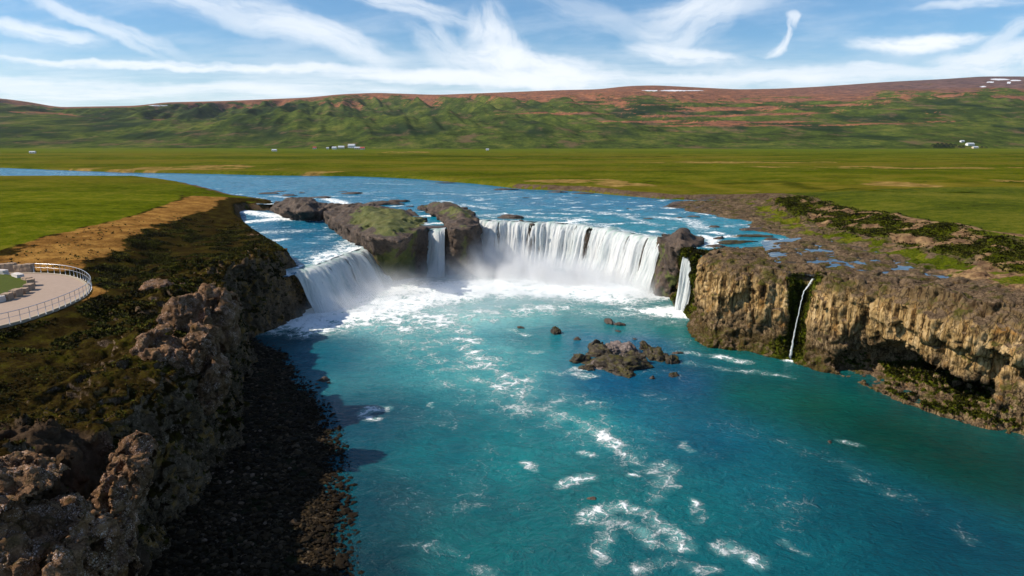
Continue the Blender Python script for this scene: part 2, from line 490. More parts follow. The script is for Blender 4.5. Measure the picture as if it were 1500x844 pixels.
def fine_rock(amp, flutes=0.0):
    def fine(P, n):
        x, y, z = P.T
        wall = 1 - np.clip(n[:, 2], 0, 1)
        wx = fbm(x / 2.5, y / 2.5, z / 2.5, 2, 60) * .6
        d1, d2, cid = cells3(x / 1.6 + wx, y / 1.6, z / 2.0 - wx, 61)
        e1, e2, cid2 = cells3(x / .62, y / .62 + wx, z / .75, 65)
        h = np.minimum(d2 - d1, .35) * 1.1 - .3 + (cid - 0.5) * 0.8 + (cid2 - .5) * .28 + np.minimum(e2 - e1, .3) * .35 + fbm(x / 0.8, y / 0.8, z / 0.9, 3, 62) * 0.22
        if flutes:
            f1, f2, fc = cells3(x / 2.1 + wx * .3, y / 2.1, z / 11 + wx * .5, 63)
            g1_, g2_, gc_ = cells3(x / .8, y / .8, z / 5, 66)
            up = sstep(2.5, 7.5, z + fbm(x / 5, y / 5, .2, 2, 67) * 4)
            col_ = (fc - .5) * 1.7 + np.minimum(f2 - f1, .16) * 2.2 + (gc_ - .5) * .35 + fbm(x / 3.4, y / 3.4, z / 30, 2, 64) * .9
            h = h * (1 - 0.72 * up) + flutes * wall * col_ * up
        k = amp(P, n)
        return P + n * (h * k)[:, None]
    return fine

def bluff_amp(P, n):
    x, y, z = P.T
    g = sstep(-4, 2, poly_sd(GRASS_L, x, y)); t = sstep(-4, 0, poly_sd(TERRACE, x, y))
    d = -poly_sd(POOL, x, y)
    return (0.22 + 0.55 * (1 - sstep(8, 26, d)) + 0.3 * (1 - n[:, 2])) * (1 - .55 * sstep(.55, .85, n[:, 2])) * (1 - 0.9 * g) * (1 - t) * np.where(z < 0.3, 0.5, 1) * (1 - 0.6 * sstep(110, 160, y))

def terrace_flat(P):
    x, y, z = P.T
    t = sstep(-6.5, -1.6, poly_sd(TERRACE, x, y))
    P[:, 2] = np.where((t > 0) & (z > 9), z * (1 - t) + (13.74 + .05 * noise3(x * 1.2, y * 1.2, .3, 9)) * t, z)
    return P

P, Q, N = warp_mass('bluff', -1.02, -0.185, 0.0027, 12.5, 265, 0.0042, -1.6, 21.0, 0.30,
                    ground_fun(bluff_crag, lambda X, Y: 0.16 + 0.12 * sstep(100, 130, Y)), fine_rock(bluff_amp))
P = terrace_flat(P)
# keep the land only (the middle riverbed is its own mass)
x, y, z = P.T
DIRT_L = A([(-200, 400, 14), (0, 372, 15), (60, 352, 15), (150, 328, 15), (205, 317, 15), (240, 300, 15), (285, 285, 14.5), (330, 288, 13.5), (300, 305, 15), (262, 318, 15), (215, 332, 15), (165, 362, 15), (118, 392, 14), (60, 396, 14), (-200, 415, 14)])
gl = poly_sd(GRASS_L, x, y); dl = poly_sd(DIRT_L, x, y)
nn = fbm(x / 14, y / 14, 0.2, 3, 71) * 5
DIRT_B = A([(-300, 600, 13), (0, 628, 13), (60, 630, 13), (130, 655, 12), (215, 690, 11), (150, 720, 12), (60, 690, 14), (-20, 690, 14), (-300, 720, 15)])
EDGE_B = A([(132, 420, 13.6), (150, 428, 13.2), (160, 436, 12.8), (120, 452, 12.8), (60, 476, 12.8), (0, 492, 12.8), (0, 478, 13.8), (60, 462, 13.8)])
db = poly_sd(DIRT_B, x, y); de = poly_sd(EDGE_B, x, y)
at = dict(grass=sstep(-3, 3, gl + nn * 0.7), dirt=np.maximum(sstep(-2.5, 3, dl + nn * 0.7 + 3.0 * fbm(x / 3.5, y / 5, .6, 3, 72)), 0.7 * sstep(-1, .6, de + nn * .1)),
          soil=sstep(-1.5, 1.5, db + nn * 0.3), edge=sstep(13, 3, -poly_sd(POOL, x, y)) * sstep(0.5, 3, z))
keep = ~((-poly_sd(POOL, x, y) < 1.5) & (y > 143) & (x > -46))
fk = keep[Q].all(1)
Vc, Qc, at = compact(P, Q[fk], at)
mk_queue = []
mk_queue.append(('bluff', Vc, Qc, 'bluff', at))

# middle bed under and behind the falls
P, Q, N = warp_mass('riverbed', -0.31, 0.30, 0.0036, 138, 268, 0.0036, -1.2, 15.0, 0.6,
                    ground_fun(lambda X, Y, d, H: 0.12 * (1 - sstep(2, 6, d)), lambda X, Y: 0.16 + 0 * X), fine_rock(lambda P, n: 0.5 * sstep(-1.0, 1.5, 11 - P[:, 2])))
x, y, z = P.T
mk_queue.append(('riverbed', P, Q, 'wetrock', dict(edge=0 * x)))

# right cliff with its cave and ledge
CAVES = [((1345, 566), 1.6, 12.0, 6.0, 5.4), ((1300, 556), 1.4, 6.0, 3.6, 3.4), ((1415, 588), 1.8, 7.0, 4.6, 4.0)]
_cf = np.array([(p[0], p[1]) for p in CLIFF_FOOT])
def cliff_fun(X, Y, zs):
    H, rv, ch, sh = Hup(X, Y)
    d = -poly_sd(POOL, X, Y)
    X, Y, H, d = (q.astype(np.float32) for q in (X, Y, H, d))
    Z = zs[None, None, :].astype(np.float32)
    a = (H[:, :, None] - Z).astype(np.float32)
    far = sstep(50, 62, X)[:, :, None]                 # the downstream stretch: ledge high up, arch below
    ledge = 8.6 - 0.035 * (X[:, :, None] - 60)
    lean = 0.10 * np.clip(Z, -1, 20)
    toe = 1.2 * sstep(2.5, 0, Z)
    inset = lean - toe + far * (1.7 * sstep(ledge + 0.5, ledge - 0.4, Z) * sstep(2.0, 6.5, Z) - 0.9 * sstep(ledge - .2, ledge + 1.0, Z) * (1 - sstep(11, 15, Z)))
    round_ = 1.6 * sstep(11.5, 15, Z) * (1 - far * 0.4)
    # a cleft where the thin fall comes down
    c0 = at_z(1160, 522, 0)
    cle = np.exp(-(((X - c0[0] - 1.0) * 0.76 + (Y - c0[1]) * -0.65) / 1.5) ** 2) * 1.5
    b = (d[:, :, None] - inset - round_ - cle[:, :, None] * sstep(2, 10, Z)).astype(np.float32)
    base = np.minimum(a, b)
    for (pp, cz, r1, r2, rz) in CAVES:
        c = at_z(*pp, 0.8)
        ex, ey = 0.55, -0.835                          # along the cliff
        s = ((X - c[0]) * ex + (Y - c[1]) * ey)[:, :, None]; q = ((X - c[0]) * 0.835 + (Y - c[1]) * 0.55)[:, :, None]
        e = np.sqrt((s / r1) ** 2 + (q / r2) ** 2 + ((Z - cz) / rz) ** 2)
        base = np.minimum(base, ((e - 1) * min(r2, rz)).astype(np.float32))
    # mossy floor bank in front of and inside the cave
    fl = sstep(-1.5, 6, d) * sstep(54, 60, X) * (0.35 + np.clip(d, 0, 8) * 0.30) + fbm(X / 3, Y / 3, 0.4, 2, 77) * 0.3
    flb = np.where((X > 50) & (d > -2.2), fl, -3)
    base = np.maximum(base, (flb[:, :, None] - Z).astype(np.float32))
    cr = 0.45 * (1 - sstep(4, 12, d)) + 0.12
    def nf(x, y, z, i, j):
        return (fbm(x / 8, y / 8, z / 9, 2, 81) * 2.2 + fbm(x / 2.8, y / 2.8, z / 3.4, 2, 82, ridged=True) * 0.9) * cr[i, j]
    return base, nf
def cliff_amp(P, n):
    x, y, z = P.T
    return (0.62 * (1 - sstep(5, 14, -poly_sd(POOL, x, y))) + 0.28) * np.where(z < 0.2, 0.6, 1)
P, Q, N = warp_mass('cliff', 0.225, 1.04, 0.0020, 44, 262, 0.0029, -1.2, 18.2, 0.20, cliff_fun, fine_rock(cliff_amp, 1.0))
x, y, z = P.T
GRASS_R = A([(1150, 283, 15), (1200, 289, 16.5), (1300, 313, 16.8), (1400, 331, 17), (1500, 354, 17.2), (1700, 400, 17)]) + [(500, 120, 0), (900, 600, 0), (300, 600, 0)] + A([(1160, 278, 15)])
GRAVEL_R = A([(1380, 392, 14.2), (1440, 388, 14.4), (1560, 395, 14.8), (1700, 420, 15), (1700, 450, 15), (1500, 428, 14.6), (1420, 412, 14.2)])
TRAIL_R = A([(1190, 298, 16), (1230, 302, 16.5), (1300, 314, 16.8), (1370, 324, 17), (1440, 338, 17), (1490, 343, 17.2), (1600, 362, 17.2)])
def right_attrs(x, y, z):
    n1 = fbm(x / 12, y / 12, 0.9, 3, 91)
    gr = sstep(-3, 3, poly_sd(GRASS_R, x, y) + n1 * 3)
    bk = sstep(-3, 2, poly_sd(BANK_R, x, y))
    tuft = sstep(-0.28, .06, fbm(x / 8, y / 8, 2.2, 3, 92))
    tr_, _ = line_d(TRAIL_R, x, y)
    trail = sstep(1.3, .4, tr_ + n1 * 1.2)
    sw = sstep(-16, -2, poly_sd(BANK_R, x, y)) * (1 - bk) * (poly_sd(POOL, x, y) < -9)      # turf thinning out over the rock below the bank
    turf = sw * sstep(-.12, .12, fbm(x / 6, y / 6, 3.9, 4, 94) + .16 * (sw - .6))
    grs = np.maximum(np.maximum(gr, bk * tuft * 0.9), turf * .85)
    return dict(grass=grs * (1 - trail), dirt=np.maximum(np.maximum(np.maximum(bk * (1 - tuft), trail), 0.55 * sw * sstep(.0, .3, fbm(x / 9, y / 9, 6.9, 3, 95))), 0.9 * sstep(-3, 2, poly_sd(GRAVEL_R, x, y) + n1 * 4)), bank=bk * (1 - trail))
at = right_attrs(x, y, z)
c0 = np.array(at_z(1160, 522, 0)); c1 = np.array(at_z(1013, 452, 0))
s_thin = np.exp(-((x - c0[0] - 1.2) ** 2 + (y - c0[1] - .4) ** 2) / 3.2 ** 2)
s_small = np.exp(-((x - c1[0]) ** 2 + (y - c1[1]) ** 2) / 5.5 ** 2)
floor_ = 1.25 * sstep(4.0, 2.4, z) * sstep(50, 54, x) * sstep(0.30, 0.75, z) * sstep(.3, .6, N[:, 2])
at['moss'] = np.clip(s_thin + s_small * 1.3 + floor_ * 1.2 + 0.42 * sstep(4.5, 1.5, z) * sstep(54, 48, x), 0, 1)
at['damp'] = np.clip(sstep(5.5, 1.0, z) * sstep(58, 46, x) + 0.6 * s_thin + s_small, 0, 1)
mk_queue.append(('cliff', P, Q, 'cliff', at))

# ------------------------------------------------------------------ islands and rock masses standing in the falls
def rock_mass(poly_top, poly_foot, z0, z1, cell, hfun, seed, amp=1.0, fine_amp=0.6, flute=0.0):
    """a block of rock between a foot outline (z0) and a rim outline (z1) under a height surface"""
    allp = np.array([(p[0], p[1]) for p in list(poly_top) + list(poly_foot)])
    lo, hi = allp.min(0) - 2.5, allp.max(0) + 2.5
    xs = np.arange(lo[0], hi[0], cell); ys = np.arange(lo[1], hi[1], cell); zs = np.arange(z0 - 1.5, z1 + 4.5, cell)
    X, Y = np.meshgrid(xs, ys, indexing='ij')
    dt, df = poly_sd(poly_top, X, Y), poly_sd(poly_foot, X, Y)
    H = hfun(X, Y, dt)
    Z = zs[None, None, :]
    k = np.clip((Z - z0) / (z1 - z0), 0, 1)
    base = np.minimum(H[:, :, None] - Z, (df[:, :, None] * (1 - k) + dt[:, :, None] * k)).astype(np.float32)
    i, j, q = np.nonzero(np.abs(base) < 3)
    xx, yy, zz = xs[i], ys[j], zs[q]
    base[i, j, q] += (amp * (fbm(xx / 6, yy / 6, zz / 5, 2, seed) * 1.5 + fbm(xx / 2.4, yy / 2.4, zz / 3, 2, seed + 1, ridged=True) * 0.8)).astype(np.float32)
    V, Q = surface_nets(base)
    P = np.stack([xs[0] + V[:, 0] * cell, ys[0] + V[:, 1] * cell, zs[0] + V[:, 2] * cell], 1)
    P = fine_rock(lambda P, n: fine_amp * (1 - 0.75 * np.clip(n[:, 2], 0, 1)), flute)(P, normals_of(P, Q))
    return P, Q

things = []     # (name, V, F, material, attrs, label, category, group, location)
# grass-topped island between the left and the main fall
T = A([(474, 312, 11), (496, 330, 11.5), (528, 346, 12), (560, 352, 12.5), (584, 354, 12.8), (606, 334, 13.6), (622, 328, 13.8), (622, 318, 13.6), (608, 306, 13.6), (560, 302, 13), (500, 301, 12.5), (478, 304, 11.5)])
Fo = A([(470, 318, 8.6), (492, 339, 8.6), (524, 355, 8.6), (566, 366, 8.3), (588, 410, 0), (620, 405, 0), (628, 398, 0)]) + A([(628, 322, 12), (612, 301, 12), (556, 297, 12), (500, 298, 12), (474, 302, 11)])
P, Q = rock_mass(T, Fo, 0.0, 13.0, 0.5, lambda X, Y, d: 12.0 + 2.0 * sstep(0, 9, d) * np.clip(1 - (Y - 215) / 60, 0.2, 1) + fbm(X / 8, Y / 8, .3, 3, 5) * 0.5, 101)
gp = poly_sd(A([(508, 322, 13.5), (540, 340, 13), (572, 346, 13), (600, 334, 14), (630, 321, 14), (618, 310, 14), (570, 305, 14), (520, 308, 13.5)]), P[:, 0], P[:, 1])
g_is = sstep(-2.5, 3.5, gp + fbm(P[:, 0] / 5, P[:, 1] / 5, 0, 3, 3) * 5)
things.append(('rock_island', P, Q, 'island', dict(grass=g_is), 'broad rock island with a grassy top between the left and the main waterfall', 'rock island', None))
# second rock, right of the narrow middle fall
T = A([(656, 324, 13), (664, 334, 13.2), (690, 333, 13.2), (699, 326, 13), (694, 312, 13), (676, 304, 13), (640, 302, 13), (612, 302, 13), (630, 309, 13)])
Fo = A([(656, 403, 0), (676, 402, 0), (703, 396, 0)]) + A([(708, 322, 12), (702, 309, 12), (680, 300, 12), (636, 299, 12), (608, 300, 12), (642, 316, 12), (655, 330, 10)])
P, Q = rock_mass(T, Fo, 0.0, 13.0, 0.5, lambda X, Y, d: 12.6 + 2.0 * sstep(0, 6, d) + fbm(X / 6, Y / 6, .3, 3, 5) * 0.5, 111)
g_is = 0.75 * sstep(-2, 3, poly_sd(T, P[:, 0], P[:, 1])) * sstep(-.25, .2, fbm(P[:, 0] / 6, P[:, 1] / 6, 3.3, 3, 6))
things.append(('rock_island', P, Q, 'island', dict(grass=g_is), 'brown rock stack with a thin mossy top at the left end of the main waterfall', 'rock island', None))
# columnar ridge upstream of the left fall
T = A([(400, 310, 11), (430, 316, 11.5), (462, 318, 11), (478, 308, 12), (474, 298, 12.5), (450, 296, 13), (424, 297, 12.5), (406, 300, 12)])
Fo = A([(392, 313, 8.6), (428, 325, 8.6), (470, 326, 8.6), (484, 316, 8.6)]) + A([(482, 302, 11.5), (455, 293, 12), (424, 293, 12), (398, 300, 11)])
P, Q = rock_mass(T, Fo, 8.0, 13.5, 0.45, lambda X, Y, d: 12.2 + 2.4 * sstep(0, 5, d) + fbm(X / 6, Y / 6, .9, 3, 8) * 1.0, 121, flute=0.6)
things.append(('rock_island', P, Q, 'island', dict(grass=0 * P[:, 0]), 'dark ridge of short basalt columns upstream of the left waterfall', 'rock island', None))
# rock pillar between the main fall and the small right fall
T = A([(968, 352, 12), (978, 362, 12), (1000, 366, 12), (1022, 360, 12), (1024, 350, 12), (1000, 344, 12.5), (982, 344, 12.5)])
Fo = A([(963, 433, 0), (978, 435, 0), (992, 432, 0), (1006, 430, 0)]) + A([(1024, 362, 11), (1026, 348, 12), (980, 342, 12), (970, 350, 11)])
P, Q = rock_mass(T, Fo, 0.0, 12.5, 0.4, lambda X, Y, d: 12.1 + 2.2 * sstep(0, 4, d) + fbm(X / 4, Y / 4, .9, 3, 8) * 0.6, 131)
g_is = 0.7 * sstep(-.3, .2, fbm(P[:, 0] / 3, P[:, 1] / 3, P[:, 2] / 3, 3, 16)) * sstep(13.8, 11, P[:, 2])
things.append(('rock_pillar', P, Q, 'island', dict(grass=g_is), 'mossy rock pillar between the main waterfall and the small one at its right', 'rock pillar', None))
# ------------------------------------------------------------------ far plain and hills: one sheet to the horizon
us = np.arange(-1.45, 1.45, 0.0024)
ys = np.concatenate([np.exp(np.arange(math.log(232), math.log(1500), 0.0065)), np.arange(1500, 5320, 13.0), np.array([5400, 5700, 6200, 7000])])
U, Y = np.meshgrid(us, ys, indexing='ij'); X = U * Y
Hn, rv, ch, sh = Hup(X, Y)
Hn = Hn + fbm(X / 40, Y / 40, 0.7, 3, 141) * 0.6 * sstep(0, 15, -rv) * sstep(300, 400, Y)
hh, tc, isl, t2, st, gul = hills(U, Y, X)
w = sstep(1450, 1700, Y)
Z = np.where(Y > 1500, np.maximum(Hn * (1 - w) + 15 * w, 0) * (hh <= 15) + np.where(hh > 15, np.maximum(hh, 15 * w + Hn * (1 - w)), 0), Hn)
Z = Z - 0.25 * sstep(262, 240, Y)
cells = fbm(X / 300, Y / 300, 0.1, 4, 151)
n2 = fbm(X / 90, Y / 130, 0.6, 4, 152)
hfrac = np.where(isl, t2 * 0.62, tc)
# heath and bare ground on the hills
kr = sstep(-0.1, 0.3, U)
red = sstep(0.38, 0.74, tc + cells * 0.34 + n2 * 0.22 + 0.05 * kr) * ~isl
red = np.maximum(red, isl * sstep(0.80, 1.0, t2 + n2 * 0.25 + cells * .15) * 0.85)
stripe = sstep(0.22, 0.5, fbm(X / 420, (Z - X * 0.012) / 11, 3.3, 3, 161) + 0.25 * np.exp(-((U - 0.28) / 0.25) ** 2)) * sstep(0.05, 0.2, tc) * sstep(0.75, 0.5, tc) * ~isl * sstep(-0.15, 0.05, U)
red = np.clip(red + stripe * 0.9, 0, 1)
purple = sstep(0.28, 0.62, U) * sstep(0.45, 0.75, tc + cells * 0.2)  # right-hand hills tinted bluish, distant haze put into the colour
dark = sstep(-0.02, 0.32, fbm(X / 170, Y / 350, 7.3, 5, 163)) * sstep(0.02, 0.08, tc) * sstep(0.62, 0.3, tc)
dark = np.maximum(dark, sstep(-0.55, -0.64, U) * sstep(0.0, 0.15, t2) * sstep(0.7, .3, t2) * sstep(-.25, .2, n2) * 0.9)
snow = np.zeros_like(X)
for px, py, wx, wy in [(985, 132.8, 46, .8), (1362, 140.5, 17, 1.2), (1466, 116.5, 15, 1.2), (1486, 118, 8, 1.0), (1450, 120.5, 6, .9), (1478, 121, 2.5, 1.6), (232, 154.5, 15, .6),
                       (1440, 127, 4, .7)]:
    e = ((U - u_of(px, py)) / (wx / 1037)) ** 2
    el = (Z - CAM_H) / Y
    snow = np.maximum(snow, sstep(1.3, 0.6, e + ((el - slope_of(py)) / (wy / 1037)) ** 2 + n2 * 1.6) * (tc > 0.5))
sand = np.zeros_like(X)
for px, py, wx, wy, zz in [(250, 246, 150, 3.2, 15), (330, 243.5, 60, 2.5, 15), (470, 252, 25, 2, 14.5), (600, 219, 0, 0, 15), (850, 266, 90, 3.5, 14.5), (905, 272, 55, 4, 14.5), (1220, 244, 130, 1.6, 16), (1080, 237, 150, 1.4, 16), (1330, 247, 160, 1.6, 16),
                           (1180, 271, 30, 5, 15), (1330, 271, 40, 4, 17), (1460, 266, 60, 2.5, 17), (80, 250, 110, 1.6, 14.5), (590, 223, 40, 1.2, 15), (1110, 286, 40, 2.5, 13)]:
    if wx == 0: continue
    c = at_z(px, py, zz)
    rx = wx / 1010 * c[1]; ry = abs(at_z(px, py - wy, zz)[1] - at_z(px, py + wy, zz)[1]) / 2
    sand = np.maximum(sand, sstep(1.4, 0.2, ((X - c[0]) / rx) ** 2 + ((Y - c[1]) / ry) ** 2 + .25 + fbm(X / 25, Y / 45, 1.1, 5, 171) * 3.0) * .75)
scrub = np.zeros_like(X)
for pl, wd in [([(1190, 277, 17), (1250, 275, 17), (1330, 283, 17), (1420, 284, 17), (1520, 288, 17)], 5.5), ([(960, 270, 14), (1060, 274, 14), (1150, 270, 15), (1180, 280, 15)], 9), ([(1340, 268, 17), (1500, 270, 17)], 8), ([(700, 268, 14), (620, 263, 14), (520, 259, 14), (430, 257, 14)], 7), ([(560, 226, 15), (760, 232, 15), (1000, 230, 15)], 40),
               ([(110, 233, 15), (160, 231, 15)], 14), ([(290, 232, 15), (330, 231, 15)], 9), ([(1400, 226, 15), (1500, 228, 15)], 30)]:
    d, _ = line_d([at_z(*q)[:2] for q in pl], X, Y)
    scrub = np.maximum(scrub, sstep(1.5, .3, d / wd + .7 + fbm(X / 14, Y / 22, 5.5, 4, 173) * 1.8))
Z = Z + scrub * (Y < 1400) * (.4 + .5 * np.abs(fbm(X / 3, Y / 3, .4, 2, 174)))
ra = right_attrs(X, Y, Z)
nearR = (X > 60) & (Y < 330)
nearL = (X < -40) & (Y < 460)
glp = poly_sd(GRASS_L, X, Y)
mud = sstep(-7, -1, rv + cells * 4) * (rv < 0) * (Y < 330)
at = dict(hill=sstep(0.0, 0.03, np.maximum(tc, t2)), red=red, purple=purple, dark=dark, snow=snow, sand=np.maximum(sand * (1 - snow), np.where(nearR, ra['dirt'], 0)),
          rock=np.clip(np.maximum(sh * (1 - sstep(-2, 2, poly_sd(BANK_R, X, Y))) * (1 - ra['grass']) * (Y < 330), mud), 0, 1), hfrac=hfrac, scrub=scrub, gold=sstep(-.05, .35, fbm(X / 16, Y / 30, 8.1, 4, 177)) * sstep(40, 90, X) * sstep(420, 280, Y), bank=np.where(nearR, ra['bank'] * ra['grass'], 0))
V = np.stack([X, Y, Z], -1).reshape(-1, 3)
F = grid_faces(len(us), len(ys))
mk_queue.append(('plain', V, F, 'plain', at))

# ------------------------------------------------------------------ waters
def px_line(lst, z=0.0): return [at_z(a, b, z)[:2] for a, b in lst]
BASE_LEFT = px_line([(455, 458), (480, 450), (520, 436), (560, 420), (585, 410)])
BASE_MAIN = px_line([(700, 398), (745, 402), (800, 408), (850, 412), (900, 420), (940, 428), (962, 433)])
BASE_SMALL = px_line([(984, 456), (1010, 459)])
FOAMS = [  # (pixel polyline, half width in metres, strength)
    ([(470, 470), (520, 460), (600, 440), (700, 425), (800, 425), (900, 432)], 11.0, 1.0),
    ([(600, 425), (720, 415), (840, 418), (930, 430)], 9.0, 1.0),
    ([(470, 462), (540, 470), (600, 478), (660, 470)], 8.5, .70), ([(650, 480), (700, 530), (760, 585), (840, 615)], 9.0, .42), ([(500, 480), (600, 500), (660, 540)], 8.0, .38), ([(760, 455), (880, 455), (960, 462)], 8.0, .50), ([(480, 475), (600, 462), (700, 462), (800, 448)], 9.0, .62), ([(620, 490), (700, 520)], 8.0, .40),
    ([(640, 470), (680, 500), (705, 530), (740, 560), (770, 590)], 5.0, .58),
    ([(740, 570), (790, 590), (840, 612), (885, 640), (930, 668), (965, 690)], 2.3, .56),
    ([(600, 480), (640, 520), (650, 560)], 5.0, .36),
    ([(965, 690), (975, 705), (960, 725)], 1.6, .50),
    ([(855, 766), (870, 752), (892, 744), (918, 744), (945, 754), (972, 774), (1004, 798)], 1.5, .70), ([(884, 775), (876, 800), (878, 812)], 1.6, .58), ([(905, 768), (940, 778), (960, 792)], 1.5, .50),
    ([(1020, 762), (1028, 745), (1022, 735)], 1.0, .56),
    ([(1050, 798), (1085, 808), (1110, 820)], 1.6, .54), ([(1040, 833), (1045, 836)], .9, .62),
    ([(820, 712), (835, 705), (865, 698)], 1.1, .58), ([(815, 545), (835, 545), (858, 552)], 2.0, .68), ([(830, 545), (845, 540), (860, 540)], 1.1, .8),
    ([(530, 603), (545, 598), (566, 597)], 1.3, .80), ([(535, 610), (552, 612)], 1.2, .5),
    ([(995, 517), (1030, 520), (1060, 524), (1090, 530)], 1.6, .74), ([(1010, 530), (1090, 545), (1160, 552)], 2.0, .42),
    ([(955, 456), (980, 458), (1008, 460), (990, 453)], 3.4, 1.15), ([(900, 448), (950, 460), (985, 462)], 3.4, .55),
    ([(1152, 528), (1163, 529)], 0.9, 1.1), ([(1226, 645), (1245, 648), (1262, 652)], .8, .5),
    ([(745, 482), (765, 488), (775, 492)], 1.4, .60), ([(775, 515), (790, 517)], 1.1, .56), ([(690, 560), (760, 585)], 3.5, .35), ([(450, 470), (445, 480)], 2, .5),
    ([(1120, 640), (1200, 665), (1330, 735), (1420, 790)], 2.2, .26), ([(700, 740), (760, 745), (800, 735)], 1.2, .36), ([(600, 800), (680, 815)], 1.4, .3),
    ([(690, 830), (720, 842)], 1.3, .36), ([(940, 835), (1000, 825), (1030, 840)], 1.3, .5)]
TINTS = [  # photo pixel -> water colour (linear), cliff reflection and bank shade painted in
    ((560, 470), (.16, .42, .43)), ((700, 470), (.22, .49, .48)), ((690, 510), (.09, .34, .35)), ((850, 460), (.06, .24, .24)), ((640, 530), (.04, .25, .27)), ((740, 540), (.045, .27, .28)), ((480, 520), (.004, .10, .14)), ((540, 620), (.002, .055, .085)),
    ((560, 740), (.002, .048, .066)), ((640, 680), (.003, .105, .125)), ((760, 660), (.004, .155, .165)), ((700, 800), (.003, .10, .11)), ((850, 620), (.006, .18, .195)), ((860, 720), (.003, .115, .12)), ((950, 600), (.004, .115, .17)),
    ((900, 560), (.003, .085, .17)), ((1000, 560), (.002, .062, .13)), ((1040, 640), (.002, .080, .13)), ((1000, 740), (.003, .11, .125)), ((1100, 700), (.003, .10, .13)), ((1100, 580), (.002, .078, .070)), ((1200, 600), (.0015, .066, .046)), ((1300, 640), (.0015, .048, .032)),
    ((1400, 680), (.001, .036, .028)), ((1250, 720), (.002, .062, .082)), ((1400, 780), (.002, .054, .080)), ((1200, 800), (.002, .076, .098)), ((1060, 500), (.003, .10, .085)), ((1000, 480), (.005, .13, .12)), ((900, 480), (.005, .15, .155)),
    ((800, 500), (.005, .15, .17)), ((780, 460), (.09, .32, .32)), ((420, 490), (.003, .06, .08)), ((530, 830), (.002, .030, .042)), ((860, 500), (.004, .11, .18)), ((930, 505), (.004, .10, .19))]
du = 0.0032
us = np.concatenate([np.arange(-1.3, -0.62, 0.02), np.arange(-0.62, 0.98, du), np.arange(0.98, 2.4, 0.03)])
ys = np.exp(np.arange(math.log(11), math.log(208), 0.0034))
U, Y = np.meshgrid(us, ys, indexing='ij'); X = U * Y
foam = np.zeros_like(X)
fwx = fbm(X / 5, Y / 5, 1.1, 3, 177) * 2.6 + fbm(X / 1.3, Y / 1.3, 4.1, 2, 178) * .7; fwy = fbm(X / 5, Y / 5, 7.1, 3, 179) * 2.6 + fbm(X / 1.3, Y / 1.3, 9.1, 2, 180) * .7
patch = .72 + .9 * fbm(X / 3.2, Y / 3.2, 2.4, 3, 176)
for pl, wd, sg in FOAMS:
    q = min(1, wd / 3.0)
    d, s = line_d(px_line(pl), X + fwx * q, Y + fwy * q)
    foam = np.maximum(foam, sg * np.exp(-(d / wd) ** 2) * np.clip(patch + (.5 if sg > .8 and wd > 3 else .08), 0, 1.2) * (1.0 if wd > 4 and sg > .8 else 1.12))
for B in (BASE_LEFT, BASE_MAIN, BASE_SMALL):
    d, s = line_d(B, X, Y); foam = np.maximum(foam, 1.3 * np.exp(-(d / 5.0) ** 2))
fr = np.random.default_rng(5)
for _ in range(14):                                    # small broken crests carried down the middle of the pool
    t_ = fr.random(); c_ = np.array([np.interp(t_, [0, .25, .5, .8, 1], [640, 720, 800, 930, 1000]), np.interp(t_, [0, .25, .5, .8, 1], [480, 545, 600, 690, 815])])
    c_ = c_ + fr.normal(size=2) * np.array([70 + 60 * t_, 26 + 22 * t_])
    if fr.random() < .12: c_ = np.array([fr.uniform(520, 1280), fr.uniform(520, 840)])
    p_ = np.array(at_z(c_[0], max(470, c_[1]), 0)[:2]); a_ = fr.normal(.5, .6) if fr.random() < .7 else fr.uniform(0, 3.1); L_ = fr.uniform(.3, 1.5)
    q1, q2, q3 = p_ - L_ * np.array([math.cos(a_), -math.sin(a_)]), p_ + fr.normal(size=2) * .35, p_ + L_ * np.array([math.cos(a_), -math.sin(a_)])
    bx = (np.abs(X - p_[0]) < L_ + 3) & (np.abs(Y - p_[1]) < L_ + 3)
    if not bx.any(): continue
    d, s = line_d([q1, q2, q3], X[bx] + fwx[bx] * .6, Y[bx] + fwy[bx] * .6)
    foam[bx] = np.maximum(foam[bx], fr.uniform(.4, .62) * np.exp(-(d / fr.uniform(.4, .9)) ** 2))
flow = sstep(-26, -12, X) * sstep(40, 26, X - (Y - 60) * .1) * sstep(45, 60, Y)
foam = np.maximum(foam, (.17 + .22 * fbm(X / 8 + fwx * .2, Y / 8 + fwy * .2, 3.1, 3, 175)) * flow)
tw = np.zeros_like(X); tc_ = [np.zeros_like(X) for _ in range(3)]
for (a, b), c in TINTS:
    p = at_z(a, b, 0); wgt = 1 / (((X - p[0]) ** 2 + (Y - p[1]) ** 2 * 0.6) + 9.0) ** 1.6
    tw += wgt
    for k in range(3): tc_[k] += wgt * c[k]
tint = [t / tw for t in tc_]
chop = fbm(X / 3.2, Y / 2.0, 0.2, 3, 181) * 0.11 + fbm(X / 1.1, Y / 0.7, 2.2, 2, 182) * 0.035
swell = fbm(X / 9, Y / 6, 3.3, 2, 183) * 0.16
Z = chop * (0.6 + 1.6 * np.clip(foam, 0, 1)) + swell + np.clip(foam - 0.45, 0, 1) * 0.35 * (0.5 + fbm(X / 1.4, Y / 1.4, .2, 3, 184))
V = np.stack([X, Y, Z], -1).reshape(-1, 3)
mk_queue.append(('water', V, grid_faces(len(us), len(ys)), 'pool', dict(foam=foam, tr=tint[0], tg=tint[1], tb=tint[2])))

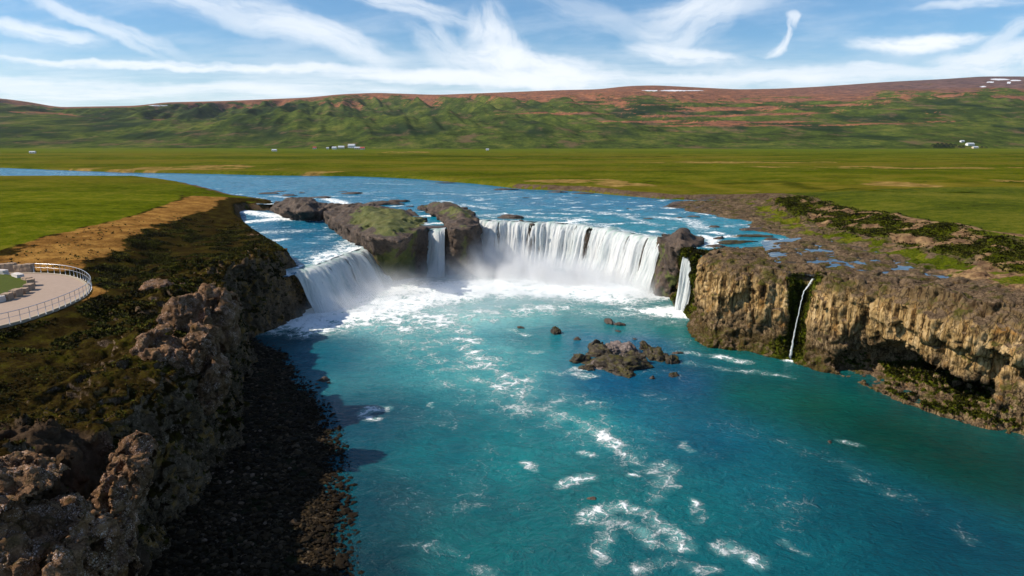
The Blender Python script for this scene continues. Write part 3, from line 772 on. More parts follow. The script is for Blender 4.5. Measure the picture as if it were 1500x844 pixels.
# upper river
us = np.arange(-1.6, 0.62, 0.0026); ys = np.exp(np.arange(math.log(136), math.log(620), 0.0034))
U, Y = np.meshgrid(us, ys, indexing='ij'); X = U * Y
rv = poly_sd(RIVER, X, Y); dp = -poly_sd(POOL, X, Y); chn = poly_sd(CHANNEL, X, Y)
inU = ((rv > -6) | ((X > -66) & (X < -6) & (Y > 176) & (Y < 252) & (chn < -5))) & (dp > 0.6) & (chn < 1.0)
ld, _ = line_d(LIP_MAIN, X, Y)
ripple = fbm(X / 5, Y / 2.2, 0.2, 3, 191) * 0.16 + fbm(X / 1.5, Y / .8, 2.2, 2, 192) * 0.06
foam = sstep(-0.1, 0.5, fbm(X / 8, Y / 6.5, 5.2, 4, 193)) * 0.9 * sstep(430, 200, Y) + 0.55 * np.exp(-(ld / 5) ** 2)
for pl, wd, sg in [([(700, 316), (730, 314), (780, 318), (850, 322)], 4, .6), ([(960, 318), (1010, 322), (1030, 335)], 4, .7), ([(830, 308), (900, 312), (960, 330)], 3, .55), ([(480, 292), (500, 297), (496, 304)], 4, 1.0), ([(400, 288), (440, 292), (470, 290)], 3, .7),
                   ([(1030, 345), (1046, 352), (1040, 362)], 2.2, .95), ([(620, 283), (700, 287), (760, 282)], 4, .5), ([(880, 330), (920, 340)], 3, .7), ([(540, 270), (600, 272)], 5, .45), ([(680, 300), (720, 306)], 4, .6), ([(500, 285), (560, 282)], 4, .5)]:
    d, s = line_d(px_line(pl, 12), X, Y); foam = np.maximum(foam, sg * np.exp(-(d / wd) ** 2))
V = np.stack([X, Y, river_level(Y) + ripple * (1 - 0.5 * sstep(2, 0.5, dp))], -1).reshape(-1, 3)
F = grid_faces(len(us), len(ys), inU)
Vc, Fc, at = compact(V, F, dict(foam=foam, tr=0.002 + 0 * X, tg=0.15 + 0.03 * sstep(250, 180, Y), tb=0.265 - .02 * sstep(250, 180, Y)))
mk_queue.append(('river', Vc, Fc, 'upper', at))
# left channel, one step lower, with two small rapids at its head
us = np.arange(-0.46, -0.14, 0.0022); ys = np.exp(np.arange(math.log(132), math.log(250), 0.003))
U, Y = np.meshgrid(us, ys, indexing='ij'); X = U * Y
chn = poly_sd(CHANNEL, X, Y); dp = -poly_sd(POOL, X, Y)
keep = (chn > -7) & (dp > 0.5) & (X < -24)
ld, _ = line_d(LIP_LEFT, X, Y)
foam = 0.25 + 0.75 * np.exp(-(ld / 7) ** 2) * sstep(-0.35, 0.25, fbm(X / 5, Y / 5, 1.2, 3, 198) + 0.25 * np.exp(-(ld / 3) ** 2))
foam = foam * 1.0 + 0.3 * sstep(0.1, .5, fbm(X / 6, Y / 5, 3.2, 3, 199))
step = 0 * X
for pl, wd, sg, hgt in [([(352, 315), (380, 318), (412, 322)], 4.5, 1.15, .9), ([(355, 328), (400, 325), (440, 324), (482, 325)], 4.0, 1.0, .5), ([(390, 340), (440, 338)], 7, .55, 0), ([(484, 304), (490, 312), (486, 320)], 5.0, 1.2, 2.5), ([(500, 372), (520, 352)], 6, .7, 0), ([(398, 352), (415, 350)], 2.5, .8, 0)]:
    d, s = line_d(px_line(pl, 8.7), X, Y); foam = np.maximum(foam, sg * np.exp(-(d / wd) ** 2)); step += hgt * np.exp(-(d / wd) ** 2)
slope = np.clip((Y - 205) * 0.035, 0, 1.2)
Z = W_LEFT + slope + step * 0.5 + fbm(X / 4, Y / 2.4, 0.2, 3, 194) * 0.22 + fbm(X / 1.2, Y / .9, 2.2, 2, 195) * 0.07
V = np.stack([X, Y, Z], -1).reshape(-1, 3)
Vc, Fc, at = compact(V, grid_faces(len(us), len(ys), keep), dict(foam=foam, tr=0.004 + 0 * X, tg=0.12 + 0 * X, tb=0.21 + 0 * X))
mk_queue.append(('river', Vc, Fc, 'upper', at))
# shallow pools in the hollows of the right rock shelf
us = np.arange(0.26, 0.80, 0.0026); ys = np.exp(np.arange(math.log(100), math.log(200), 0.003))
U, Y = np.meshgrid(us, ys, indexing='ij'); X = U * Y
pd = poly_sd(POND, X, Y) + 1.0; dp = -poly_sd(POOL, X, Y)
V = np.stack([X, Y, W_POND + 0 * X + 0.02 * noise3(X * .7, Y * .7, .3, 4)], -1).reshape(-1, 3)
Vc, Fc, at = compact(V, grid_faces(len(us), len(ys), (pd > 0) & (dp > 1.8)), dict(foam=0 * X))
mk_queue.append(('pond', Vc, Fc, 'pond', at))

# ------------------------------------------------------------------ falls
def resample(P, step):
    P = np.asarray(P, np.float64); seg = np.linalg.norm(P[1:] - P[:-1], axis=1); cum = np.concatenate([[0], np.cumsum(seg)])
    s = np.arange(0, cum[-1], step)
    # smooth the corners
    Q = np.stack([np.interp(s, cum, P[:, k]) for k in range(3)], 1)
    w = max(3, int(1.2 / step)); ker = np.hanning(w + 2)[1:-1]; ker /= ker.sum()
    pad = np.concatenate([np.repeat(Q[:1], w, 0), Q, np.repeat(Q[-1:], w, 0)])
    S = np.stack([np.convolve(pad[:, k], ker, 'same') for k in range(3)], 1)[w:-w]
    return S, s

def curtain(lip, zbase, v0, back, seed, step=0.11, rows=64, strand=0.55, lipn=0.9, side=None, thin=()):
    """water sheet: a stretch of river before the lip, then a ballistic fall with strands"""
    L, s = resample(lip, step)
    T = np.gradient(L, axis=0); T /= np.linalg.norm(T[:, :2], axis=1, keepdims=True) + 1e-9
    O = np.stack([T[:, 1], -T[:, 0], 0 * s], 1)      # outward (right of the lip direction)
    if side is not None: O = np.tile(np.array([side[0], side[1], 0.]) / np.hypot(*side), (len(s), 1))
    L = L + O * (fbm(s / 5, 0.3, 0.1, 3, seed) * lipn * 2)[:, None]
    zl = L[:, 2] + fbm(s / 2.6, 1.3, 0.1, 3, seed + 1) * lipn * 0.7 - 0.12
    v = v0 * (1 + 0.75 * fbm(s / 2.6, 2.3, 0.1, 4, seed + 2))
    nb = 8
    tq = np.concatenate([-np.linspace(1, 0, nb, endpoint=False) ** 1.0, np.linspace(0, 1, rows)])
    S, Tt = np.meshgrid(s, tq, indexing='ij')
    fall = np.clip(Tt, 0, 1)
    tf = np.sqrt(2 * np.maximum(zl - zbase, 0.5) / 9.81)[:, None] * fall
    out = np.where(Tt < 0, Tt * back, v[:, None] * tf)
    z = np.where(Tt < 0, zl[:, None] + 0.10 - 0.06 * (1 + Tt) , zl[:, None] + 0.04 - 4.9 * tf ** 2)
    k = sstep(0.0, 0.35, fall)
    warp = fbm(S / 3, fall * 1.5, 4.4, 2, seed + 3) * 0.5
    st = fbm((S + warp) / 1.15, fall * 1.1, 0.7, 3, seed + 4, ridged=True) * 0.75 + fbm((S + warp) / 0.42, fall * 3.0, 1.7, 3, seed + 5) * 0.5
    spl = sstep(0.75, 1.0, fall) * 0.9
    out = out + st * strand * k + spl * (0.6 + st * .5)
    out = out + (Tt < 0) * 0
    V = L[:, None, :] + O[:, None, :] * out[:, :, None]
    V[:, :, 2] = z + fbm(S / 0.8, Tt * 5, 3.1, 2, seed + 6) * 0.08
    thick = np.clip(0.5 + 0.9 * st + 0.5 * fbm(S / 4, fall * 0.4, 6.6, 2, seed + 7), 0, 1)
    for (gx, gw, gd) in thin:                              # places where the sheet is thin and rock shows
        k_ = np.argmin(np.abs(750 + (FPX * CP + 75 * SP) * L[:, 0] / L[:, 1] - gx)); sg_ = gw / 990 * L[k_, 1]
        thick = thick - gd * np.exp(-((S - s[k_] + fbm(S * .4, fall * 2.5, .4, 2, seed + 9) * 1.2) / sg_) ** 2) * sstep(.04, .22, fall) * sstep(1.0, .75, fall)
    return V.reshape(-1, 3), grid_faces(len(s), len(tq)), dict(s=S, t=Tt, thick=thick)

falls = []
falls.append(('waterfall', curtain(LIP_LEFT, -0.2, 3.4, 3.0, 301, rows=56), 'broad white waterfall at the left, pouring off the low shelf beside the dark bluff'))
falls.append(('waterfall', curtain(LIP_MAIN, -0.2, 2.4, 3.5, 311, rows=64, thin=[(724, 4, .5), (781, 9, .85), (846, 3, .5), (868, 6, .95), (912, 4, .35), (952, 11, .55)]), 'widest white waterfall, a curved curtain right of the rock islands'))
mid = [at_z(628, 334, 12.2), at_z(640, 335, 12.2), at_z(653, 335, 12.2)]
falls.append(('waterfall', curtain(mid, -0.2, 2.0, 7.0, 321, rows=56, lipn=0.15, strand=.4), 'narrow white waterfall in the cleft between the two rock islands'))
falls.append(('waterfall', curtain(LIP_SMALL, -0.2, 2.5, 3.0, 331, rows=56, step=0.06, lipn=0.10, strand=.5), 'small white waterfall between the mossy rock pillar and the ochre cliff'))
for _k in (2, 3): falls[_k][1][2]['thick'] = np.clip(falls[_k][1][2]['thick'] * .5 + .75, 0, 1.2)
th = [at_z(1186, 424, 11.3), at_z(1190, 425, 11.3)]
# ------------------------------------------------------------------ thin cascade on the ochre cliff: a tube that follows the rock
def ribbon(path, widths, seed, n=90, m=9):
    P = np.asarray(path, float); seg = np.linalg.norm(P[1:] - P[:-1], axis=1); cum = np.concatenate([[0], np.cumsum(seg)])
    s = np.linspace(0, cum[-1], n); C = np.stack([np.interp(s, cum, P[:, k]) for k in range(3)], 1)
    C[:, 0] += fbm(s * 1.2, .3, .1, 3, seed) * 0.12; C[:, 1] += fbm(s * 1.2, .3, 4.1, 3, seed) * 0.12
    w = np.interp(s, cum, widths) * (1 + 0.5 * fbm(s * 1.7, .1, .9, 3, seed + 1))
    a = np.linspace(0, 2 * np.pi, m, endpoint=False)
    V = np.zeros((n, m, 3))
    V[:, :, 0] = C[:, 0:1] + np.cos(a) * w[:, None] * 0.75; V[:, :, 1] = C[:, 1:2] + np.sin(a) * w[:, None] * 0.6; V[:, :, 2] = C[:, 2:3]
    rr = 1 + 0.35 * fbm(np.cos(a)[None] * 3, s[:, None] * 2.0, np.sin(a)[None] * 3, 3, seed + 2)
    V[:, :, :2] = C[:, None, :2] + (V[:, :, :2] - C[:, None, :2]) * rr[:, :, None]
    i = np.arange(n * m).reshape(n, m); j = np.roll(i, -1, 1)
    F = np.stack([i[:-1], i[1:], j[1:], j[:-1]], -1).reshape(-1, 4)
    S = np.tile(np.arange(m) * 0.15, (n, 1)); T = np.tile(np.linspace(0, 1, n)[:, None], (1, m))
    return V.reshape(-1, 3), F, dict(s=S, t=T, thick=0.55 + 0 * S)
b = np.array(at_z(1157, 528, -0.1))
falls.append(('waterfall', ribbon([b + (4.2, 3.6, 12.9), b + (3.2, 2.6, 12.1), b + (1.9, 1.5, 11.2), b + (1.35, 1.0, 9.2), b + (0.75, .55, 6.0), b + (.3, .2, 3.0), b], [.26, .24, .13, .10, .12, .17, .36], 341), 'thin thread of water running down the ochre cliff on the right'))

# ------------------------------------------------------------------ single rocks
_ico = {}
def ico(level):
    if level in _ico: return _ico[level]
    import bmesh
    bm = bmesh.new(); bmesh.ops.create_icosphere(bm, subdivisions=level, radius=1.0)
    V = np.array([v.co[:] for v in bm.verts]); F = np.array([[v.index for v in f.verts] for f in bm.faces]); bm.free()
    _ico[level] = (V, F); return V, F

def rock_geo(size, seed, level=4, rough=0.25, cuts=9, fine=0.12):
    V, F = ico(level); r = np.random.default_rng(seed)
    P = V.copy()
    for _ in range(cuts):                                  # planar cuts give broken faces
        n = r.normal(size=3); n /= np.linalg.norm(n); k = r.uniform(0.55, 0.9)
        d = P @ n
        P = P - np.where(d > k, (d - k) * 1.0, 0)[:, None] * n
    a = fbm(P[:, 0] * 1.1 + seed, P[:, 1] * 1.1, P[:, 2] * 1.1, 3, seed)
    b_ = fbm(P[:, 0] * 4, P[:, 1] * 4, P[:, 2] * 4 + seed, 3, seed + 5, ridged=True)
    k1, k2, kc = cells3(P[:, 0] * 2.1 + seed, P[:, 1] * 2.1, P[:, 2] * 2.1, seed + 9)
    P = P * (1 + rough * a + fine * b_ + (kc - .5) * .30 + np.minimum(k2 - k1, .3) * .30 - .06)[:, None]
    return P * np.asarray(size), F

rocks = []   # (name, position, size, seed, mat, label, category, group, rot, level)
def rock(px, py, z, wpx, hm, depth, label, mat='wetrock', group=None, name='rock', seed=None, sink=0.35, rot=0.0, level=5, rough=.30, cuts=7, cat='rock'):
    """a rock whose waterline/base centre is at photo pixel (px,py) on height z; width given in photo pixels"""
    c = at_z(px, py, z)
    w = wpx / (FPX * CP - (py - 422) * SP) * c[1] / 2
    s = (w, w * depth, hm / (1 - sink) * 0.55)
    rocks.append((name, (c[0], c[1], z - s[2] * sink * 0.8), s, seed or int(px * 7 + py), mat, label, cat, group, rot, level, rough, cuts))

g1 = 'boulders of the reef in the turquoise pool'
reef = [(905, 537, 78, 2.0, .6, 'largest mossy boulder in the middle of the reef'), (852, 527, 40, 1.3, .7, 'low dark boulder at the left tip of the reef'), (880, 520, 44, 1.9, .7, 'mossy boulder on the left half of the reef'),
        (873, 508, 22, 1.6, .8, 'upright boulder at the back left of the reef'), (912, 515, 52, 2.0, .6, 'broad boulder along the back of the reef under the pale slab'), (876, 536, 46, 1.0, .6, 'flat pale grey boulder at the front left of the reef'),
        (914, 546, 40, 1.5, .7, 'yellow mossed boulder at the front of the reef'), (932, 530, 40, 1.8, .7, 'rounded dark boulder right of the reef centre'), (956, 522, 38, 2.2, .8, 'tall brown boulder on the right part of the reef'), (971, 526, 36, 1.9, .8, 'dark mossy boulder second from the right end of the reef'),
        (984, 530, 20, 1.3, .9, 'small brown boulder at the right end of the reef'), (945, 510, 26, 1.3, .7, 'mossy boulder at the back right of the reef'), (860, 540, 22, .7, .7, 'small dark stone at the front left edge of the reef'), (892, 528, 34, 1.5, .7, 'brown boulder beside the largest boulder of the reef'),
        (897, 545, 26, .9, .7, 'low stone at the front of the reef left of the yellow mossed boulder')]
for i, (a, b_, w, h, d, lb) in enumerate(reef): rock(a, b_, 0, w * 1.12, h * 1.35, d, lb, 'reef' if 'pale' not in lb else 'palerock', g1, seed=500 + i, rot=i * 1.3, name='boulder', cat='boulder')
rock(897, 510, 1.0, 28, 1.1, .6, 'pinkish pale slab lying on top of the reef', 'palerock', g1, seed=540, name='boulder', cat='boulder')
for i, (a, b_, w, h, d, lb) in enumerate([(814, 488, 20, 1.6, .8, 'lone mossy boulder in the pool left of the reef'), (846, 497, 12, .7, .8, 'tiny dark rock in the pool just above the left end of the reef'), (893, 472, 30, 1.2, .5, 'long low dark rock in the pool nearest the white water'),
        (908, 476, 18, .7, .6, 'small dark rock touching the right end of the long low rock'), (988, 550, 17, 1.0, .8, 'lone rounded rock in the pool below the right end of the reef'), (955, 554, 11, .5, .8, 'tiny wet rock in front of the reef'),
        (905, 486, 10, .4, .7, 'tiny dark rock between the long low rock and the reef'), (994, 518, 18, .5, .6, 'flat wet rock just right of the reef at the white ripple'), (930, 497, 10, .35, .7, 'awash rock behind the reef, nearer its middle'), (942, 503, 12, .4, .7, 'awash rock behind the reef, close to its right part'),
        (762, 480, 14, .4, .6, 'awash rock in the white ripple far left of the reef'), (473, 558, 22, .9, .7, 'dark rock in shallow water beside the shaded beach'), (464, 563, 9, .35, .7, 'tiny rock by the beach, left of the dark shallow rock'), (482, 561, 8, .3, .7, 'tiny rock by the beach, right of the dark shallow rock'),
        (868, 731, 16, .28, .5, 'sunken dark rock breaking the surface in the near pool'), (1216, 648, 12, .25, .6, 'awash rock in the green water near the arch')]):
    rock(a, b_, 0, w, h, d, lb, 'reef' if 'moss' in lb or 'lone' in lb else 'wetrock', seed=600 + i, rot=i * .9)
g2 = 'rocks standing in the upper river'
for i, (a, b_, w, h, d, lb) in enumerate([(744, 320, 44, 2.2, .5, 'blocky brown rock at the brink of the main waterfall'), (780, 328.5, 8, .45, .8, 'dark rock poking through the lip of the main waterfall'), (764, 324, 7, .8, .8, 'small dark knob on the brink between the blocky rock and the dark rock'),
        (470, 290, 36, 1.0, .5, 'flat brown rock in the rapids left of the island, nearest the white drop'), (395, 284, 30, .9, .5, 'flat rock in the upper river above the left bank'), (424, 287, 26, .9, .5, 'flat rock right beside the one above the left bank'),
        (412, 281, 18, .7, .5, 'small flat rock behind the two above the left bank'), (442, 283, 12, .5, .5, 'tiny flat rock between the left bank rocks and the rapids'), (515, 284, 46, 1.0, .4, 'long dark ledge in the river behind the grassy island'), (502, 281, 14, .5, .5, 'small rock at the far side of the long dark ledge'),
        (520, 300, 22, 1.1, .6, 'lumpy brown rock at the back left of the grassy island'), (565, 300, 60, 2.0, .5, 'wide brown rock mound at the back of the grassy island'), (585, 296, 36, 1.6, .5, 'brown rock at the right end of the mound behind the grassy island'), (541, 302, 24, 1.2, .6, 'brown rock at the left end of the mound behind the grassy island'),
        (742, 278, 38, .9, .35, 'flat dark islet off the far bank, leftmost of three'), (816, 282, 34, .9, .35, 'flat dark islet off the far bank, between two others'), (854, 284, 34, .9, .4, 'flat dark islet touching the far bank by the sandy edge'), (655, 268, 32, .8, .4, 'dark flat rock by the far bank above the rock stack'),
        (1047, 333, 19, 1.1, .7, 'round brown rock alone in the river by the right shore'), (950, 321, 20, .5, .5, 'dark awash rock in the middle of the upper river'), (1015, 318, 22, .6, .5, 'awash rock near the right shore spit, the wider one'), (995, 319, 12, .4, .5, 'awash rock near the right shore spit, the smaller one'),
        (1075, 356, 70, 1.0, .35, 'long mossy ledge crossing the shallows near the right cliff'), (1100, 347, 60, 1.0, .35, 'long brown ledge behind the mossy one in the shallows'), (1105, 337, 44, 1.0, .4, 'brown ledge at the shore end of the shallows'), (1050, 362, 30, 1.1, .6, 'rock beside the small waterfall at the cliff top'),
        (1098, 366, 20, .9, .6, 'dark stone sitting in the blue shallows above the cliff'), (1052, 350, 22, .9, .5, 'brown stone at the upstream tip of the shallows'), (1130, 352, 26, .8, .5, 'brown stone at the right edge of the shallows'), (600, 303, 14, .7, .6, 'small dark rock between the two islands'),
        (920, 306, 12, .4, .5, 'tiny awash rock far out in the blue river'), (845, 290, 10, .35, .5, 'tiny awash rock off the far sandy bank'), (770, 290, 12, .35, .5, 'tiny awash rock in midstream above the main waterfall'), (985, 303, 26, 1.3, .5, 'brown rock at the tip of the right shore spit')]):
    z = float(river_level(at_z(a, b_, 12)[1])) - .05
    rock(a, b_, z, w, h, d, lb, 'wetrock' if 'moss' not in lb else 'reef', g2, seed=700 + i, rot=0.12 * ((i * 7) % 5 - 2), level=4 if w > 20 else 3)
g3 = 'conglomerate outcrops on the left bluff'
def crag_geo(blobs, seed, cell):
    """one outcrop from overlapping blobs (photo x, photo y, depth, half width px, half height px, squash in depth, tilt)"""
    B = []
    for (a, b_, Yd, hw, hh_, dp, tl) in blobs:
        c = at_y(a, b_, Yd); k = Yd / (FPX * CP - (b_ - 422) * SP)
        B.append((np.array(c), hw * k * 1.12, hw * k * dp * 1.12, hh_ * k * 1.12, tl))
    lo = np.min([c - max(r1, r2, r3) * 1.25 for c, r1, r2, r3, t in B], 0); hi = np.max([c + max(r1, r2, r3) * 1.25 for c, r1, r2, r3, t in B], 0)
    xs, ys, zs = (np.arange(lo[k], hi[k], cell) for k in range(3))
    X, Y, Z = np.meshgrid(xs, ys, zs, indexing='ij')
    f = np.full(X.shape, -9.0)
    wx = fbm(X / 3, Y / 3, Z / 3, 2, seed) * .5; wz = fbm(X / 3, Y / 3, Z / 3, 2, seed + 3) * .5
    for c, r1, r2, r3, tl in B:
        dx, dy, dz = X - c[0] + wx, Y - c[1] + wz, Z - c[2] + wx
        a, b_ = dx * math.cos(tl) + dz * math.sin(tl), -dx * math.sin(tl) + dz * math.cos(tl)
        q = (np.abs(a / r1) ** 2.6 + np.abs(dy / r2) ** 2.6 + np.abs(b_ / r3) ** 2.6) ** (1 / 2.6)
        f = np.maximum(f, (1 - q) * min(r1, r2, r3))
    rp = np.random.default_rng(seed)
    for c, r1, r2, r3, tl in B:                            # broken planes
        for _ in range(3):
            n_ = rp.normal(size=3); n_[2] = abs(n_[2]) * .6; n_ /= np.linalg.norm(n_); ext = math.sqrt((n_[0] * r1) ** 2 + (n_[1] * r2) ** 2 + (n_[2] * r3) ** 2)
            ins = ((np.abs(X - c[0]) < r1 * 1.3) & (np.abs(Y - c[1]) < r2 * 1.3) & (np.abs(Z - c[2]) < r3 * 1.3))
            pd_ = ext * rp.uniform(.86, 1.08) - ((X - c[0]) * n_[0] + (Y - c[1]) * n_[1] + (Z - c[2]) * n_[2]) + wx * .5
            f = np.where(ins, np.minimum(f, pd_), f)
    m = np.abs(f) < 2
    f[m] += fbm(X[m] / 1.7, Y[m] / 1.7, Z[m] / 3.6, 3, seed + 5, ridged=True) * .5 - .12
    V, Q = surface_nets(f)
    P = np.stack([lo[k] + V[:, k] * cell for k in range(3)], 1); n = normals_of(P, Q)
    x, y, z = P.T
    e1, e2, cid = cells3(x / 1.2, y / 1.2, z / 1.2, seed + 7); g1_, g2_, gc_ = cells3(x / .3, y / .3, z / .3, seed + 8)
    sc = cell / .14
    h = (-.30 * sstep(.10, 0, e2 - e1) + (cid - .5) * .26) * min(1.3, sc) + (gc_ - .5) * .09 + fbm(x / .5, y / .5, z / .5, 3, seed + 9) * .10
    return P + n * h[:, None], Q
crags = []
def ray_hit(px, py, default):
    ys_ = np.arange(22.0, 175.0, .5); k = (px - 750) / (FPX * CP - (py - 422) * SP)
    xs_ = k * ys_; z_ = CAM_H + slope_of(py) * ys_
    ok_ = (Hup(xs_, ys_)[0] >= z_) & (poly_sd(POOL, xs_, ys_) < -1.0)
    return ys_[np.argmax(ok_)] if ok_.any() else default
CR = [([(281, 470, 92, 31, 34, 1.1, .1), (276, 452, 92, 22, 16, 1, 0)], .24, 'pinkish outcrop split by a crack from its taller neighbour'), ([(322, 464, 93, 20, 36, 1.3, -.28), (308, 446, 93, 15, 24, 1, -.1), (332, 480, 92, 14, 30, 1.2, 0)], .24, 'tall pinkish outcrop on the cliff side of the crack'),
      ([(238, 520, 71, 28, 32, 1.1, .25), (264, 552, 71, 22, 48, 1.1, -.45), (214, 548, 71, 14, 30, 1, .2), (276, 592, 70, 16, 24, 1, -.4)], .18, 'speckled outcrop shaped like an arch over a dark hollow'), ([(292, 522, 74, 20, 42, 1.2, -.3), (306, 560, 73, 22, 40, 1.2, -.3)], .18, 'speckled outcrop leaning right, next to the hollow one'),
      ([(344, 510, 84, 15, 26, 1.1, -.1)], .18, 'small speckled knob at the cliff edge above the beach'), ([(326, 486, 88, 18, 18, 1, 0)], .2, 'mossy knob just above the small cliff edge knob'),
      ([(186, 708, 44, 24, 34, 1.1, -.4), (170, 698, 44, 14, 20, 1, .3)], .12, 'reddish speckled outcrop on the near bluff, upper of two'), ([(146, 768, 40, 22, 56, 1.1, -.5), (166, 802, 39, 20, 34, 1, -.2), (178, 756, 41, 18, 34, 1, 0)], .12, 'reddish speckled outcrop on the near bluff, lower of two'),
      ([(200, 662, 48, 22, 22, 1, .4)], .14, 'rough dark outcrop just above the two reddish ones'), ([(20, 700, 36, 24, 18, 1, 0), (44, 694, 36, 16, 15, 1, .2)], .12, 'small crumbly crag behind the biggest near crag'),
      ([(8, 780, 31, 66, 90, 1.2, -.4), (14, 726, 31, 24, 34, 1, 0), (66, 830, 31, 62, 78, 1.2, -.55), (-30, 850, 30, 90, 90, 1.3, 0), (112, 856, 31.5, 34, 50, 1, -.4)], .13, 'biggest near crag filling the bottom left corner'), ([(166, 838, 37, 26, 24, 1, 0)], .12, 'low speckled lump between the big crag and the cliff edge'),
      ([(98, 756, 36, 20, 26, 1, -.4)], .12, 'grey brown lump at the shoulder of the biggest crag'), ([(374, 362, 166, 13, 15, 1, 0)], .3, 'reddish knob on the dark spur beside the left channel, farther one'), ([(406, 388, 152, 15, 22, 1, -.2)], .3, 'reddish knob on the dark spur beside the left channel, nearer one'),
      ([(235, 423, 101, 20, 9, 1, 0), (254, 427, 100, 14, 8, 1, 0)], .25, 'ochre knob on the rim behind the cracked outcrop')]
for i, (bl_, cell, lb) in enumerate(CR):
    if i < 6 or i == 15:
        k_ = min(ray_hit(b[0], b[1] + .5 * b[4], b[2]) for b in bl_[:1]); bl_ = [(b[0], b[1], k_ + .4 + (b[2] - bl_[0][2]) * .5, *b[3:]) for b in bl_]
    crags.append((crag_geo(bl_, 800 + i * 11, cell), lb))

# ------------------------------------------------------------------ beach: cobble slope under the bluff
WL = [at_z(a, b_, 0)[:2] for a, b_ in [(360, 488), (395, 500), (420, 520), (437, 543), (455, 562), (470, 580), (488, 610), (500, 640), (510, 690), (516, 740), (521, 790), (525, 844), (530, 930), (536, 1100)]]
BP = WL + [(-16, 8), (-45, 8), (-50, 60), (-56, 118)]
gx = np.arange(-52, -4, 0.22); gy = np.arange(9, 122, 0.22)
X, Y = np.meshgrid(gx, gy, indexing='ij')
bd = poly_sd(BP, X, Y)
inl, _ = line_d(WL, X, Y)
Zb = np.where(bd > 0, 1, -1) * inl * 0.085 + fbm(X / 3, Y / 3, .2, 3, 203) * 0.18 - 0.05
c1_, c2_, _ = cells3(X / 0.42, Y / 0.42, 0.5, 204)
Zb += (0.35 - c1_) * 0.22
keep = (bd > -3.5) & (poly_sd(POOL, X, Y) > -6)
Vc, Fc, at = compact(np.stack([X, Y, Zb], -1).reshape(-1, 3), grid_faces(len(gx), len(gy), keep), dict(edge=0 * X))
mk_queue.append(('beach', Vc, Fc, 'beach', at))
# loose cobbles
r = np.random.default_rng(11)
cx = r.uniform(-50, -8, 42000); cy = r.uniform(22, 118, 42000)
bdc = poly_sd(BP, cx, cy); okc = (bdc > -0.5) & (poly_sd(POOL, cx, cy) > -0.5) & (r.random(42000) < 0.25 + 0.75 * sstep(110, 30, cy) )
cx, cy, bdc = cx[okc], cy[okc], bdc[okc]
cz = bdc * 0.085 + 0.0
V0, F0 = ico(1)
sz = np.exp(r.normal(-1.95, 0.5, len(cx)))
sz = np.clip(sz, 0.05, 0.6)
ax = sz[:, None] * r.uniform(0.6, 1.3, (len(cx), 3)) * np.array([1, 1, .62])
an = r.uniform(0, 6.28, len(cx))
P = V0[None] * ax[:, None, :] * (1 + 0.25 * r.normal(size=(len(cx), len(V0), 1)).clip(-1, 1))
P = np.stack([P[..., 0] * np.cos(an)[:, None] - P[..., 1] * np.sin(an)[:, None], P[..., 0] * np.sin(an)[:, None] + P[..., 1] * np.cos(an)[:, None], P[..., 2]], -1) + np.stack([cx, cy, cz], 1)[:, None]
Fm = (F0[None] + (np.arange(len(cx)) * len(V0))[:, None, None]).reshape(-1, 3)
cobbles = (P.reshape(-1, 3), Fm, dict(tone=np.repeat(r.random(len(cx)) * (.35 + .65 * sstep(1.5, 6.0, bdc)), len(V0))))  # tone darkens toward the waterline, painting in the bluff's shade
# ------------------------------------------------------------------ materials
M = {}
def rock_layers(g, p, dark, mid, light, scale=1.0, vertical=1.0):
    q = g.vm('MULTIPLY', p, (1, 1, vertical))
    n1 = g.noise(q, 0.35 * scale, 6, .6); n2 = g.noise(q, 1.6 * scale, 6, .65, .4); n3 = g.noise(p, 7 * scale, 4, .6)
    c = g.ramp(g.add(g.mul(n1, .55), g.mul(n2, .45)), [(.30, dark), (.50, mid), (.68, light)])
    c = g.mix(g.step(.50, .68, n3), c, g.mix(.5, c, tuple(v * 1.25 for v in light)))
    cr = g.voro(g.vm('ADD', q, g.vm('MULTIPLY', g.comb(n2, n2, n1), (.9, .9, .9))), .75 * scale, 'DISTANCE_TO_EDGE')
    crack = g.step(.0, .05, cr)
    c = g.mix(g.mul(.6, g.sub(1, crack)), c, tuple(v * .35 for v in dark))
    h = g.add(g.mul(n2, .6), g.add(g.mul(n3, .25), g.mul(crack, .18)))
    return c, h, n1, n2, n3

def grass_col(g, p, a=(.030, .042, .002), b=(.082, .098, .004), c=(.165, .138, .016)):
    n1 = g.noise(p, .035, 5, .6); n2 = g.noise(p, .35, 5, .65); n3 = g.noise(p, 2.4, 4, .7)
    f = g.add(g.mul(n1, .35), g.add(g.mul(n2, .35), g.mul(n3, .30)))
    col = g.ramp(f, [(.40, a), (.51, b), (.61, c)])
    return col, g.add(g.mul(n2, .5), g.mul(n3, .5))

